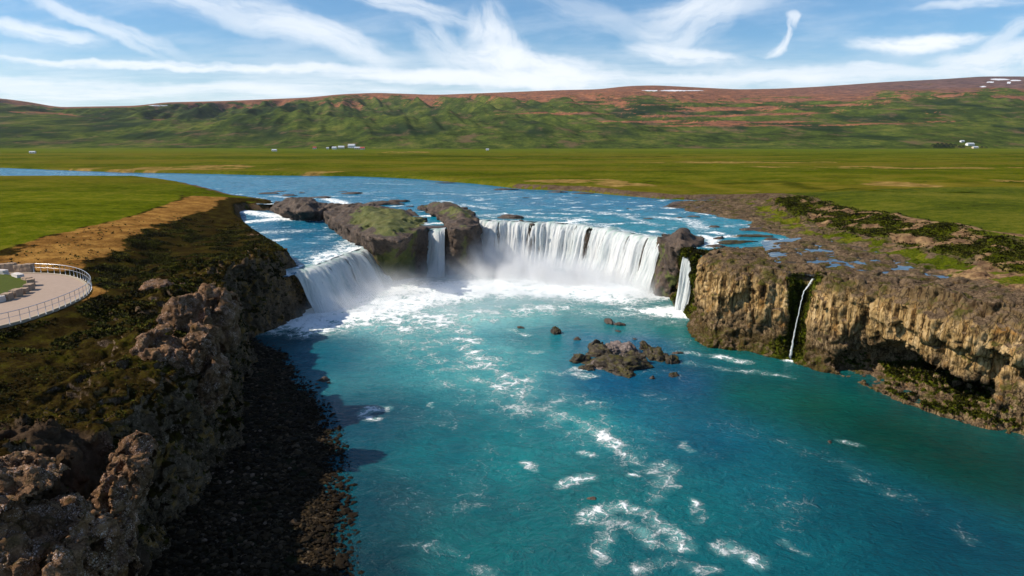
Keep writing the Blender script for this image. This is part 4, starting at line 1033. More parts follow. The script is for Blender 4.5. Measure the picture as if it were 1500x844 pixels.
# bluff
m, g = material('bluff_ground'); M['bluff'] = m
p = g.pos(); nz = g.sep(g.nrm())[2]
rc, rh, n1, n2, n3 = rock_layers(g, p, (.020, .014, .009), (.075, .052, .033), (.17, .115, .072))
ochre = g.step(.52, .66, g.noise(p, .55, 5, .6, 1.0))
rc = g.mix(g.mul(ochre, .65), rc, (.22, .12, .026))
sp = g.mul(g.step(.36, .22, g.voro(p, 4.5)), g.step(.46, .60, g.noise(p, .8, 4)))
rc = g.mix(g.mul(sp, .55), rc, (.30, .22, .18))
heath = g.ramp(g.add(g.mul(g.noise(p, .30, 6, .65), .6), g.mul(g.noise(p, 3.2, 4, .65), .4)), [(.36, (.008, .005, .001)), (.47, (.020, .013, .004)), (.54, (.032, .023, .005)), (.61, (.044, .040, .004)), (.69, (.085, .050, .018))])
gc, gh = grass_col(g, p)
dc = g.ramp(g.add(g.mul(g.noise(p, .22, 6, .65), .6), g.mul(g.noise(p, 2.5, 4, .65), .4)), [(.34, (.080, .036, .010)), (.48, (.19, .090, .022)), (.60, (.34, .18, .045)), (.72, (.24, .14, .045))])
wn = g.mul(g.sub(g.noise(p, .7, 5, .65), .5), 1.1)
flat = g.step(.46, .74, g.add(nz, g.mul(wn, .7)))
c = g.mix(flat, rc, heath)
dirt = g.step(.35, .65, g.add(g.attr('dirt'), g.mul(wn, .9)))
c = g.mix(g.mul(dirt, g.step(.3, .7, nz)), c, dc)
c = g.mix(g.mul(g.step(.35, .65, g.add(g.attr('soil'), g.mul(wn, .8))), .85), c, g.mix(n2, (.022, .014, .008), (.085, .055, .036)))
grs = g.step(.35, .65, g.add(g.attr('grass'), g.mul(wn, .7)))
c = g.mix(grs, c, gc)
hgt = g.add(g.mul(rh, .7), g.mul(gh, .5))
bsdf(g, c, .95, .0, g.bump(hgt, .75, .35))

# ochre cliff
m, g = material('cliff_rock'); M['cliff'] = m
p = g.pos(); nz = g.sep(g.nrm())[2]; pz = g.sep(p)[2]
top, th, n1, n2, n3 = rock_layers(g, p, (.030, .020, .013), (.120, .080, .048), (.215, .148, .090))
st = g.noise(g.vm('MULTIPLY', p, (1, 1, .07)), 1.05, 6, .62, .35); st2 = g.noise(g.vm('MULTIPLY', p, (1, 1, .10)), 3.6, 4, .6)
br = g.noise(p, 1.5, 6, .7, .8)
fw = g.add(g.mul(st, .72), g.add(g.mul(st2, .14), g.mul(br, .14)))
wall = g.ramp(fw, [(.36, (.020, .012, .006)), (.43, (.10, .058, .024)), (.49, (.30, .19, .075)), (.55, (.45, .30, .140)), (.65, (.57, .41, .215))])
rub = g.ramp(g.add(g.mul(br, .7), g.mul(g.noise(p, 4.5, 4, .7), .3)), [(.34, (.022, .015, .009)), (.46, (.10, .065, .034)), (.56, (.235, .160, .085)), (.68, (.32, .235, .14))])
wall = g.mix(g.step(7.5, 4.5, g.add(pz, g.mul(g.sub(n1, .5), 9))), wall, rub)
oc = g.step(.58, .70, g.noise(p, .45, 4, .6, .6)); wall = g.mix(g.mul(oc, .5), wall, (.34, .155, .035))
cw = g.voro(g.vm('ADD', g.vm('MULTIPLY', p, (1, 1, .13)), g.vm('MULTIPLY', g.comb(st2, br, n1), (.7, .7, .5))), 1.15, 'DISTANCE_TO_EDGE'); crk = g.step(.0, .055, cw)
wall = g.mix(g.mul(g.sub(1, crk), .7), wall, (.030, .018, .010))
ov = g.step(11.6, 13.6, g.add(pz, g.mul(g.sub(st, .5), 12)))            # dark run-off under the rim
wall = g.mix(g.mul(ov, .72), wall, (.050, .034, .022))
wn = g.mul(g.sub(g.noise(p, .9, 6, .68), .5), 1.3)
damp = g.step(.3, .8, g.add(g.attr('damp'), wn))
wall = g.mix(g.mul(damp, .72), wall, g.mix(n3, (.018, .014, .005), (.070, .046, .012)))
c = g.mix(g.step(.45, .75, g.add(nz, g.mul(wn, .35))), wall, top)
mossc = g.mix(g.step(.35, .65, g.noise(p, 2.0, 5, .7)), (.012, .018, .002), (.080, .090, .006))
c = g.mix(g.step(.42, .62, g.add(g.attr('moss'), g.mul(wn, .8))), c, mossc)
lich = g.mul(g.step(.50, .62, g.noise(p, .33, 6, .68)), g.step(.25, .6, nz)); c = g.mix(g.mul(lich, .75), c, (.058, .058, .006))
gc, gh = grass_col(g, p)
dc = g.ramp(g.noise(p, .55, 6, .65), [(.34, (.10, .055, .030)), (.48, (.18, .105, .055)), (.62, (.30, .19, .09))])
c = g.mix(g.step(.3, .65, g.add(g.attr('dirt'), g.mul(wn, .8))), c, dc)
gcb = g.mix(g.attr('bank'), gc, g.mix(n2, (.018, .028, .001), (.085, .092, .004)))
c = g.mix(g.step(.35, .65, g.add(g.attr('grass'), g.mul(wn, .6))), c, gcb)
bsdf(g, c, .95, .02, g.bump(g.add(g.mul(br, .5), g.add(g.mul(st2, .35), g.add(g.mul(th, .4), g.mul(crk, .3)))), .95, .4))

def wet_rock(name, dark, mid, light, moss=0.0, mossc=(.055, .060, .006), rough=.55, speck=0.0, grass=False, spec=.35, scale=1.6):
    m, g = material(name)
    p = g.pos(); nz = g.sep(g.nrm())[2]
    c, h, n1, n2, n3 = rock_layers(g, p, dark, mid, light, scale)
    if speck:  # pebbles set in the rock
        v = g.step(.40, .28, g.voro(p, 7.0)); v2 = g.step(.42, .28, g.voro(p, 16.0))
        pk = g.voro(p, 7.0, 'F1', 'Color')
        tone = g.mix(g.sep(pk)[0], (.46, .27, .19), (.66, .52, .44))
        f = g.mul(g.mul(speck, .8), g.mul(g.m('MAXIMUM', v, v2), g.step(.44, .62, g.noise(p, 1.0, 4, .6))))
        c = g.mix(f, c, tone); h = g.add(h, g.mul(g.m('MAXIMUM', v, v2), .35))
        oc = g.step(.56, .70, g.noise(p, .6, 4, .6)); c = g.mix(g.mul(oc, .45), c, (.20, .105, .03))
    if moss:
        f = g.step(.44, .60, g.add(g.mul(g.noise(p, 1.3, 5, .65), .75), g.mul(nz, .22 * moss)))
        c = g.mix(g.mul(f, min(1, moss)), c, g.mix(n3, tuple(v * .35 for v in mossc), tuple(v * 1.3 for v in mossc)))
    if grass:
        gc, gh = grass_col(g, p, (.035, .045, .008), (.080, .088, .016), (.12, .11, .03))
        wn = g.mul(g.sub(g.noise(p, .8, 5, .65), .5), 1.2)
        c = g.mix(g.step(.4, .7, g.add(g.attr('grass'), wn)), c, gc)
    bsdf(g, c, rough, spec, g.bump(h, .8, .25))
    M[name] = m
wet_rock('wetrock', (.016, .011, .008), (.070, .046, .032), (.15, .10, .07), .35)
wet_rock('reef', (.008, .006, .004), (.034, .023, .013), (.080, .052, .030), .8, (.080, .066, .004))
m, g = material('still_water'); M['pond'] = m
p = g.pos(); bsdf(g, (.02, .03, .035), .04, .5, g.bump(g.noise(p, 1.4, 3), .08, .1), IOR=1.33)
wet_rock('palerock', (.05, .04, .035), (.16, .12, .10), (.27, .21, .185), 0.25)
wet_rock('conglomerate', (.030, .015, .008), (.150, .082, .043), (.32, .185, .100), 0.5, (.034, .036, .004), rough=.9, speck=1.0, spec=.05, scale=1.1)
wet_rock('island', (.014, .010, .008), (.062, .042, .030), (.14, .092, .062), .35, (.035, .038, .008), grass=True, rough=.8, scale=1.0)

# beach gravel
m, g = material('beach_gravel'); M['beach'] = m
p = g.pos()
v = g.voro(p, 3.2, 'F1', 'Color'); d = g.voro(p, 3.2)
c = g.ramp(g.sep(v)[0], [(0, (.008, .005, .002)), (.5, (.022, .015, .008)), (.9, (.042, .027, .012)), (1, (.10, .075, .05))])
c = g.mix(g.step(.52, .66, g.noise(p, .35, 5)), c, (.012, .014, .004))
bsdf(g, c, .85, .05, g.bump(g.sub(1, d), .9, .2))
m, g = material('cobble_stone'); M['cobble'] = m
p = g.pos(); t = g.attr('tone')
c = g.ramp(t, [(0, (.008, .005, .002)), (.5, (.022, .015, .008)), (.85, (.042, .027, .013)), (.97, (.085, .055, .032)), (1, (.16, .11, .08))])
bsdf(g, c, .8, .08, g.bump(g.noise(p, 9, 3), .4, .05))

# plain and hills
m, g = material('plain_ground'); M['plain'] = m
p = g.pos()
gc, gh = grass_col(g, p)
big = g.noise(g.vm('MULTIPLY', p, (.22, 1, 1)), .010, 6, .65); gc = g.mix(g.mul(g.step(.46, .62, big), .6), gc, (.145, .105, .014)); gc = g.mix(g.mul(g.step(.50, .36, big), .5), gc, (.026, .042, .001))
far_ = g.step(900, 1400, g.sep(p)[1]); gc = g.mix(g.mul(far_, .6), gc, (.085, .120, .008))
gc = g.mix(g.mul(g.attr('gold'), .7), gc, (.185, .138, .016))
scr = g.attr('scrub'); gc = g.mix(g.mul(scr, .85), gc, g.mix(g.noise(p, 1.5, 4, .7), (.010, .016, .001), (.045, .058, .003)))
gc = g.mix(g.mul(g.attr('bank'), .8), gc, g.mix(g.noise(p, 1.5, 4, .7), (.016, .024, .001), (.085, .094, .004)))
fl = g.mul(g.step(.085, .05, g.voro(p, .45)), g.step(.5, .62, g.noise(p, .05, 3))); gc = g.mix(g.mul(fl, .5), gc, (.32, .33, .22))
sand = g.ramp(g.noise(p, .18, 6, .65), [(.32, (.09, .062, .015)), (.5, (.22, .14, .036)), (.66, (.36, .23, .075))])
hn = g.noise(p, .006, 8, .62); hn2 = g.noise(g.vm('MULTIPLY', p, (1, .45, 3.0)), .026, 9, .74)
hn3 = g.noise(g.vm('MULTIPLY', p, (1, .4, 3)), .09, 6, .75)
hg = g.ramp(g.add(g.mul(hn, .34), g.add(g.mul(hn2, .40), g.mul(hn3, .26))), [(.40, (.012, .020, .005)), (.47, (.032, .048, .009)), (.53, (.064, .086, .014)), (.60, (.132, .126, .026))])
hg = g.mix(g.mul(g.attr('dark'), .85), hg, (.010, .022, .010))
rr = g.ramp(g.add(g.mul(hn2, .6), g.mul(hn3, .4)), [(.38, (.055, .028, .020)), (.48, (.145, .066, .042)), (.56, (.26, .100, .048)), (.66, (.34, .19, .12))])
pr = g.ramp(hn2, [(.36, (.055, .036, .042)), (.52, (.105, .070, .072)), (.68, (.17, .115, .105))])
rr = g.mix(g.mul(g.attr('purple'), .85), rr, pr)
wn = g.mul(g.sub(g.add(g.mul(hn2, .6), g.mul(hn3, .4)), .5), 2.8)
hc = g.mix(g.step(.38, .66, g.add(g.attr('red'), wn)), hg, rr)
hc = g.mix(g.step(.35, .6, g.add(g.attr('snow'), g.mul(wn, .5))), hc, (.62, .64, .68))
hc = g.mix(g.mul(g.step(.53, .64, g.noise(g.vm('MULTIPLY', p, (1, .4, 4)), .011, 8, .74)), g.mul(g.sub(1, g.attr('snow')), .65)), hc, (.150, .088, .056))
c = g.mix(g.attr('hill'), gc, hc)
wn2 = g.mul(g.sub(g.noise(p, .12, 7, .70), .5), 2.0)
rc, rh, n1, n2, n3 = rock_layers(g, p, (.032, .020, .013), (.105, .068, .042), (.18, .125, .080), .6)
c = g.mix(g.step(.35, .7, g.add(g.attr('rock'), wn2)), c, rc)
c = g.mix(g.step(.32, .65, g.add(g.attr('sand'), wn2)), c, sand)
bsdf(g, c, 1.0, .0, g.bump(g.add(g.mul(gh, .6), g.mul(g.noise(p, .05, 8, .7), 1.5)), .7, 2.0))

# water
def water(name, pool):
    m, g = material(name); M[name] = m
    p = g.pos()
    warp = g.node('ShaderNodeTexNoise', {'Vector': p, 'Scale': .16, 'Detail': 3.0}).outputs['Color']
    pw = g.vm('ADD', p, g.vm('MULTIPLY', g.vm('SUBTRACT', warp, (.5, .5, .5)), (4, 4, 0)))
    col = g.comb(g.attr('tr'), g.attr('tg'), g.attr('tb'))
    lowf = g.noise(pw, .07, 4, .6)
    streak = g.noise(g.vm('MULTIPLY', pw, (1, 1.5, 1)), .45, 6, .66, .8)
    col = g.mix(g.step(.35, .68, g.add(g.mul(lowf, .55), g.mul(streak, .45))), g.vm('MULTIPLY', col, (.62, .76, .82)), g.vm('MULTIPLY', col, (1.35, 1.22, 1.16)))
    a = g.attr('foam')
    # foam: ridged lace at two sizes, thresholded by how foamy the place is
    l1 = g.m('ABSOLUTE', g.sub(g.noise(pw, .55, 7, .66, .9), .5)); l2 = g.m('ABSOLUTE', g.sub(g.noise(pw, 1.7, 6, .68, .8), .5)); l3 = g.noise(pw, 5.5, 4, .72)
    fine = g.node('ShaderNodeTexNoise', {'Vector': p, 'Scale': .9, 'Detail': 4.0}).outputs['Color']
    pf = g.vm('ADD', pw, g.vm('MULTIPLY', g.vm('SUBTRACT', fine, (.5, .5, .5)), (2.2, 2.2, 0)))
    e1 = g.voro(g.vm('MULTIPLY', pf, (1, 1, 0)), .42, 'DISTANCE_TO_EDGE'); e2 = g.voro(g.vm('MULTIPLY', pf, (1, 1, 0)), 1.25, 'DISTANCE_TO_EDGE')
    net = g.m('MAXIMUM', g.sub(1.0, g.mul(e1, 4.2)), g.sub(.88, g.mul(e2, 4.6)))
    net = g.m('MAXIMUM', net, -.3)
    lace = g.add(g.mul(net, .62), g.sub(.62, g.add(g.mul(l1, 1.5), g.add(g.mul(l2, 1.4), g.mul(l3, .5)))))
    t0 = g.sub(.98, g.mul(a, .92))
    f = g.m('DIVIDE', g.sub(lace, t0), .36, clamp=True)
    f = g.mul(g.mul(f, f), g.step(.06, .30, a))
    milky = g.mul(g.step(.18, .85, a), .72)
    col = g.mix(milky, col, (.20, .43, .40) if pool else (.10, .28, .36))
    col = g.mix(f, col, (.86, .89, .88))
    w1 = g.noise(g.vm('MULTIPLY', pw, (1, 1.6, 1)), .9, 5, .6, .3); w2 = g.noise(g.vm('MULTIPLY', p, (1, 1.7, 1)), 3.2, 4, .6, .2)
    hgt = g.add(g.mul(w1, .75), g.add(g.mul(w2, .28), g.mul(f, .35)))
    bsdf(g, col, g.add(.12, g.mul(f, .6)), g.mul(.24 if pool else .14, g.sub(1, f)), g.bump(hgt, .85 if pool else .8, .6), IOR=1.33)
water('pool', True); water('upper', False)

# falling water
m, g = material('falling_water'); M['fall'] = m
s, t, th = g.attr('s'), g.attr('t'), g.attr('thick')
v = g.comb(s, g.mul(t, 1.6), 0.0)
n1 = g.noise(g.vm('MULTIPLY', v, (1.4, .55, 1)), 1.0, 5, .6); n2 = g.noise(g.vm('MULTIPLY', v, (5.5, 3.2, 1)), 1.0, 4, .65); n3 = g.noise(g.vm('MULTIPLY', v, (13, 14, 1)), 1.0, 3, .7)
big = g.noise(g.vm('MULTIPLY', v, (.33, .20, 1)), 1.0, 3, .5)
d = g.add(g.mul(n1, .45), g.add(g.mul(n2, .35), g.add(g.mul(n3, .20), g.mul(g.sub(big, .5), .55))))
cl = g.noise(g.vm('MULTIPLY', v, (2.6, 4.5, 1)), 1.0, 5, .72, .4)
d = g.add(g.mul(d, .72), g.mul(cl, .28))
white = g.mix(g.step(.30, .56, d), (.56, .65, .65), (.94, .95, .94))
lip = g.mul(g.step(.40, .02, t), g.step(.40, .62, g.noise(g.vm('MULTIPLY', v, (.5, .3, 1)), 1.0, 3)))
white = g.mix(g.mul(lip, .65), white, (.34, .58, .47))
up = g.step(0.03, -.75, t)
white = g.mix(g.mul(up, g.step(.62, .40, n2)), white, (.05, .24, .31))
alpha = g.m('MAXIMUM', g.step(.30, .47, g.add(d, g.mul(g.sub(th, .40), .40))), g.step(.12, .02, t))
gapn = g.noise(g.vm('MULTIPLY', v, (.42, .16, 1)), 1.0, 4, .6)
gap = g.mul(g.mul(g.step(.58, .66, gapn), g.step(.08, .22, t)), g.mul(g.step(.95, .7, t), g.step(.9, .7, th)))
alpha = g.mul(alpha, g.sub(1.0, g.mul(gap, g.step(.66, .48, g.add(g.mul(n2, .6), g.mul(n1, .4))))))
alpha = g.m('MAXIMUM', alpha, g.mul(g.step(.78, 1.0, t), .8))
alpha = g.mul(alpha, g.step(-1.0, -.72, t))
b1 = g.node('ShaderNodeBsdfPrincipled', {'Base Color': white, 'Roughness': .55, 'Specular IOR Level': .3, 'Normal': g.bump(g.add(n2, g.mul(n3, .6)), .55, .25)})
b2 = g.node('ShaderNodeBsdfTranslucent', {'Color': white})
mx = g.node('ShaderNodeMixShader', {0: .42}); g.L.new(b1.outputs[0], mx.inputs[1]); g.L.new(b2.outputs[0], mx.inputs[2])
tr = g.node('ShaderNodeBsdfTransparent')
m2 = g.node('ShaderNodeMixShader', {0: alpha}); g.L.new(tr.outputs[0], m2.inputs[1]); g.L.new(mx.outputs[0], m2.inputs[2])
g.L.new(m2.outputs[0], g.out.inputs['Surface'])

def simple(name, col, rough=.7, spec=.3, var=.25, scale=2.0, metal=0.0, bump=.3, coord='pos'):
    m, g = material(name); M[name] = m
    p = g.pos() if coord == 'pos' else g.obj()
    n = g.noise(p, scale, 5, .65)
    c = g.mix(n, tuple(v * (1 - var) for v in col), tuple(min(1, v * (1 + var)) for v in col))
    bsdf(g, c, rough, spec, g.bump(n, bump, .05), Metallic=metal)
simple('concrete', (.34, .25, .19), .85, .2, .18, 1.2)
simple('kerb', (.36, .29, .21), .85, .2, .25, 2.5)
simple('stone_block', (.33, .235, .165), .9, .15, .45, 1.6, bump=.6)
simple('white_stone', (.55, .49, .45), .9, .15, .25, 1.6, bump=.6)
simple('steel', (.55, .56, .60), .35, .5, .05, 3, .7, .05)
simple('terrace_lawn', (.060, .075, .008), .95, .1, .5, 2.2, bump=.7)
simple('white_wall', (.72, .71, .68), .8, .2, .06)
simple('cream_wall', (.58, .50, .36), .8, .2, .06)
simple('red_roof', (.33, .06, .045), .6, .3, .1)
simple('grey_roof', (.42, .44, .47), .5, .4, .1)
simple('dark_glass', (.02, .025, .03), .1, .5, .1)
simple('bark', (.05, .035, .025), .9, .1, .3)
simple('conifer_leaf', (.008, .020, .010), .9, .1, .4, .8)
m, g = material('heath_leaf'); M['heath'] = m
c = g.ramp(g.attr('tone'), [(0, (.008, .007, .001)), (.4, (.020, .019, .002)), (.75, (.044, .047, .004)), (1, (.10, .09, .010))])
bsdf(g, c, .9, .08)

# spray
m, g = material('spray'); M['spray'] = m
p = g.obj()
ln = g.vm('LENGTH', p); ln = g.t.nodes[-1].outputs['Value']
wp = g.pos()
nz_ = g.noise(g.vm('MULTIPLY', wp, (1, 1, .8)), .16, 4, .6, .5)
fall_ = g.m('POWER', g.m('MAXIMUM', g.sub(1.0, ln), 0.0), 1.3)
base_ = g.step(1.0, -.55, g.sep(p)[2])
den = g.mul(g.mul(fall_, base_), g.step(.30, .72, nz_))
oi = g.node('ShaderNodeObjectInfo').outputs['Alpha']
oc_ = g.sep(g.node('ShaderNodeObjectInfo').outputs['Color'])[0]
vol = g.node('ShaderNodeVolumePrincipled', {'Color': (.985, .99, 1.0, 1), 'Density': g.mul(den, oc_), 'Anisotropy': .25})
g.L.new(vol.outputs[0], g.out.inputs['Volume'])
# ------------------------------------------------------------------ daylight
SUN_EL = rad(42)
SUN_V = np.array([-0.992, -0.10]); SUN_V = SUN_V / np.linalg.norm(SUN_V)
SUN_D = np.array([SUN_V[0] * math.cos(SUN_EL), SUN_V[1] * math.cos(SUN_EL), math.sin(SUN_EL)])
sl = bpy.data.lights.new('sun', 'SUN'); sl.energy = 4.8; sl.angle = rad(.53); sl.color = (1.0, .91, .77)
so = bpy.data.objects.new('sun', sl); COL.objects.link(so)
from mathutils import Vector
so.rotation_euler = Vector(SUN_D).to_track_quat('Z', 'Y').to_euler(); so.location = (-200, 60, 200)

w = bpy.data.worlds.new('World'); scene.world = w; w.use_nodes = True
w.node_tree.nodes.clear(); g = G(w.node_tree)
sky = g.node('ShaderNodeTexSky', sky_type='NISHITA', sun_disc=False)
sky.sun_elevation = SUN_EL; sky.sun_rotation = math.atan2(SUN_V[0], SUN_V[1])
sky.altitude = 0; sky.air_density = 1.0; sky.dust_density = .3; sky.ozone_density = 2.0
d = g.node('ShaderNodeTexCoord').outputs['Generated']
x_, y_, z_ = g.sep(d)
yy = g.m('MAXIMUM', y_, .05)
cu = g.m('DIVIDE', x_, yy); cs = g.m('DIVIDE', z_, yy)
front = g.step(.05, .25, y_)
# clouds as streaks on the dome: photo x, y, half length, half height (photo pixels), tilt (deg, + = rising to the right), bend, strength, noise stretch
CL = [(250, 95, 330, 7, -1.0, .00, .85, 9), (620, 112, 230, 9, -3.5, .0, .75, 8), (120, 130, 300, 14, -2, .0, .60, 8), (60, 48, 90, 13, -8, .0, .70, 5), (150, 36, 130, 15, -22, .0, .62, 7), (370, 20, 240, 26, -14, -.06, .55, 7),
      (480, 50, 120, 22, -20, -.2, .50, 5), (590, 10, 110, 14, -14, 0, .60, 6), (735, 70, 34, 52, 62, .5, .72, 4), (712, 30, 30, 34, -62, .3, .45, 4), (770, 100, 100, 26, -10, 0, .85, 3), (660, 80, 80, 26, -35, 0, .48, 4), (840, 104, 70, 18, -8, 0, .70, 4), (730, 116, 190, 12, -1, 0, .75, 6),
      (1010, 40, 75, 34, 24, .3, .55, 5), (1000, 82, 90, 12, -6, 0, .80, 5), (1040, 10, 110, 18, 8, 0, .45, 6), (1152, 70, 34, 8, 52, .6, .80, 3), (1167, 31, 13, 8, -55, -.3, .66, 3), (1345, 67, 105, 13, 3, .10, .98, 4), (1470, 82, 110, 22, 10, 0, .80, 4),
      (1440, 3, 90, 7, 4, 0, .55, 6), (1230, 108, 280, 10, 1, 0, .60, 7), (1100, 118, 200, 12, 0, 0, .60, 7), (1480, 45, 60, 14, 30, 0, .5, 5), (880, 30, 130, 20, -20, 0, .28, 6), (1290, 98, 60, 5, 0, 0, .5, 5), (430, 128, 200, 9, 0, 0, .5, 8), (930, 112, 120, 8, 0, 0, .45, 6)]
tot = None
wrp = g.node('ShaderNodeTexNoise', {'Vector': g.comb(cu, cs, 0.0), 'Scale': 9.0, 'Detail': 4.0, 'Roughness': .6}).outputs['Color']
wv = g.sep(g.vm('SUBTRACT', wrp, (.5, .5, .5)))
cuw = g.add(cu, g.mul(wv[0], .075)); csw = g.add(cs, g.mul(wv[1], .034))
for i, (px, py, hl, hh_, tilt, bend, stg, stretch) in enumerate(CL):
    cu0, cs0 = u_of(px, py), slope_of(py)
    ca, sa = math.cos(rad(tilt)), math.sin(rad(tilt))
    a = g.sub(cuw, cu0); b = g.sub(csw, cs0)
    p1 = g.m('MULTIPLY_ADD', a, ca * 1050 / hl, g.mul(b, sa * 1050 / hl))
    q1 = g.m('MULTIPLY_ADD', b, ca * 1050 / hh_, g.mul(a, -sa * 1050 / hh_))
    if bend: q1 = g.sub(q1, g.mul(g.mul(p1, p1), bend * hl / hh_))
    r2 = g.m('MULTIPLY_ADD', p1, p1, g.mul(q1, q1))
    mask = g.step(1.7, 0.0, r2)
    kx = hl / 1050 * 60 / stretch
    n = g.noise(g.comb(g.mul(p1, kx), g.mul(q1, hh_ / 1050 * 60), float(i) * 3.7), 1.0, 6, .62)
    v = g.mul(g.mul(mask, stg), g.step(.34, .74, g.add(n, g.mul(mask, .16))))
    tot = v if tot is None else g.sub(1.0, g.mul(g.sub(1.0, tot), g.sub(1.0, v)))
low = g.mul(g.step(.145, .055, cs), g.add(.26, g.mul(.50, g.step(.35, .68, g.noise(g.comb(g.mul(cu, 5), g.mul(cs, 75), 1.0), 1.0, 6, .62)))))
veil = g.mul(.24, g.step(.40, .75, g.noise(g.comb(g.mul(g.add(cu, g.mul(cs, 1.5)), 5), g.mul(g.sub(cs, g.mul(cu, .12)), 26), 4.0), 1.0, 6, .6)))
tot = g.sub(1.0, g.mul(g.mul(g.sub(1.0, tot), g.sub(1.0, low)), g.sub(1.0, veil)))
tot = g.mul(tot, front)
back = g.mul(g.sub(1.0, front), g.mul(.5, g.step(.45, .75, g.noise(g.vm('MULTIPLY', d, (1, 1, 3)), 2.5, 6, .6))))
tot = g.m('MAXIMUM', tot, back)
SKY_ST = 0.075
blue = g.mix(1.0, sky.outputs[0], (.72, 1.08, 1.36), 'MULTIPLY')
cloud = (11.2, 11.7, 12.3)
cv = g.mix(tot, blue, (1, 1, 1))
mxn = g.node('ShaderNodeMix', data_type='RGBA'); g.put(mxn, 0, tot); g.put(mxn, 6, blue); mxn.inputs[7].default_value = (*cloud, 1)
bg = g.node('ShaderNodeBackground', {'Color': mxn.outputs[2], 'Strength': SKY_ST})
ow = g.node('ShaderNodeOutputWorld'); g.L.new(bg.outputs[0], ow.inputs['Surface'])

scene.view_settings.view_transform = 'Standard'; scene.view_settings.look = 'None'
scene.view_settings.exposure = 0.32; scene.view_settings.gamma = 1.0; scene.view_settings.use_curve_mapping = False
scene.render.engine = 'CYCLES'
cy = scene.cycles
cy.max_bounces = 8; cy.diffuse_bounces = 2; cy.glossy_bounces = 2; cy.transparent_max_bounces = 12; cy.volume_bounces = 3
cy.volume_step_rate = 1.5; cy.volume_max_steps = 64
cy.use_denoising = True
# ------------------------------------------------------------------ link the ground, waters, falls and rocks
for (name, V, F, mat, at) in mk_queue:
    o = mk(name, V, F, M[mat], at); tag(o, kind='structure')
def relocate(o):
    """origin to the foot of the mesh"""
    me = o.data; n = len(me.vertices); co = np.empty(n * 3, np.float32); me.vertices.foreach_get('co', co); co = co.reshape(-1, 3)
    c = np.array([co[:, 0].mean(), co[:, 1].mean(), co[:, 2].min()]); me.vertices.foreach_set('co', (co - c).astype(np.float32).ravel()); me.update(); o.location = c
for (name, V, F, mat, at, lab, cat, grp) in things:
    o = mk(name, V, F, M[mat], at); tag(o, lab, cat, grp); relocate(o)
for (name, (V, F, at), lab) in falls:
    o = mk(name, V, F, M['fall'], at); tag(o, lab, 'waterfall', 'waterfalls dropping into the turquoise pool'); relocate(o)
for (name, pos, size, seed, mat, lab, cat, grp, rot, level, rough, cuts) in rocks:
    V, F = rock_geo(size, seed, level, rough, cuts)
    o = mk(name, V, F, M[mat]); o.location = pos; o.rotation_euler = (0, 0, rot); tag(o, lab, cat, grp)
for (V, F), lb in crags:
    o = mk('outcrop', V, F, M['conglomerate']); tag(o, lb, 'rock outcrop', g3); relocate(o)
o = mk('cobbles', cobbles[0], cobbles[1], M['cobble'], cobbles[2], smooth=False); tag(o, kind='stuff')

# ------------------------------------------------------------------ heath plants on the bluff and on the right bank
def tufts(name, V, F, wfun, n, seed, s0, s1, zoff=0.0):
    r = np.random.default_rng(seed)
    A_, B_, C_, D_ = (V[F[:, k]] for k in range(4))
    cr = np.cross(C_ - A_, D_ - B_); ar = np.linalg.norm(cr, axis=1) / 2; nn = cr / (2 * ar[:, None] + 1e-9)
    cen = (A_ + B_ + C_ + D_) / 4
    wgt = ar * wfun(cen, nn); cs_ = np.cumsum(wgt); cs_ /= cs_[-1]
    f = np.searchsorted(cs_, r.random(n))
    a, b = r.random((2, n, 1))
    P0 = (A_[f] * (1 - a) + B_[f] * a) * (1 - b) + (D_[f] * (1 - a) + C_[f] * a) * b
    K = 7
    sz = r.uniform(s0, s1, (n, 1)) * (0.6 + 0.5 * (P0[:, 1:2] > 70))
    az = r.uniform(0, 6.283, (n, K)); el = r.uniform(.25, 1.3, (n, K)); L = sz * r.uniform(.6, 1.2, (n, K)); W = L * r.uniform(.18, .34, (n, K))
    dx, dy, dz = np.cos(az) * np.cos(el), np.sin(az) * np.cos(el), np.sin(el)
    base = P0[:, None] + np.stack([np.cos(az), np.sin(az), 0 * az], -1) * (sz * .35)[:, None] * r.random((n, K, 1)) - np.array([0, 0, .05])
    tip = base + np.stack([dx, dy, dz], -1) * L[..., None]
    side = np.stack([-np.sin(az), np.cos(az), 0 * az], -1) * W[..., None]
    mid_ = base * .45 + tip * .55
    Vt = np.stack([base, mid_ + side, tip, mid_ - side], 2).reshape(-1, 3)
    Ft = np.arange(len(Vt)).reshape(-1, 4)
    tone = np.repeat(np.clip(r.normal(.45, .22, n) + .9 * fbm(P0[:, 0] / 4, P0[:, 1] / 4, P0[:, 2] / 4, 2, seed), 0, 1), K * 4)
    o = mk(name, Vt, Ft, M['heath'], dict(tone=tone), smooth=False); tag(o, kind='stuff'); return o
bl = [q for q in mk_queue if q[0] == 'bluff'][0]
def w_bluff(c, n):
    t = poly_sd(TERRACE, c[:, 0], c[:, 1]); gl = poly_sd(GRASS_L, c[:, 0], c[:, 1])
    return sstep(.25, .6, n[:, 2]) * (t < -1.2) * (gl < -2) * sstep(200, 150, c[:, 1]) * (1 - 0.96 * sstep(.12, .5, bl[4]['dirt'][bl[2]].mean(1))) * sstep(-.15, .15, fbm(c[:, 0] / 5, c[:, 1] / 5, c[:, 2] / 5, 3, 901)) * sstep(1.2, 2.5, c[:, 2])
tufts('heath', bl[1].astype(float), bl[2], w_bluff, 40000, 31, .12, .38)
cf = [q for q in mk_queue if q[0] == 'cliff'][0]
mo = cf[4]['moss']; bk = cf[4]['bank'] * cf[4]['grass']
def w_cliff(c, n):
    m_ = mo[cf[2]].mean(1); b_ = bk[cf[2]].mean(1)
    return (np.clip(m_ - .45, 0, 1) * 2.0 * (c[:, 2] > .5) + b_ * .5) * (c[:, 0] < 130)
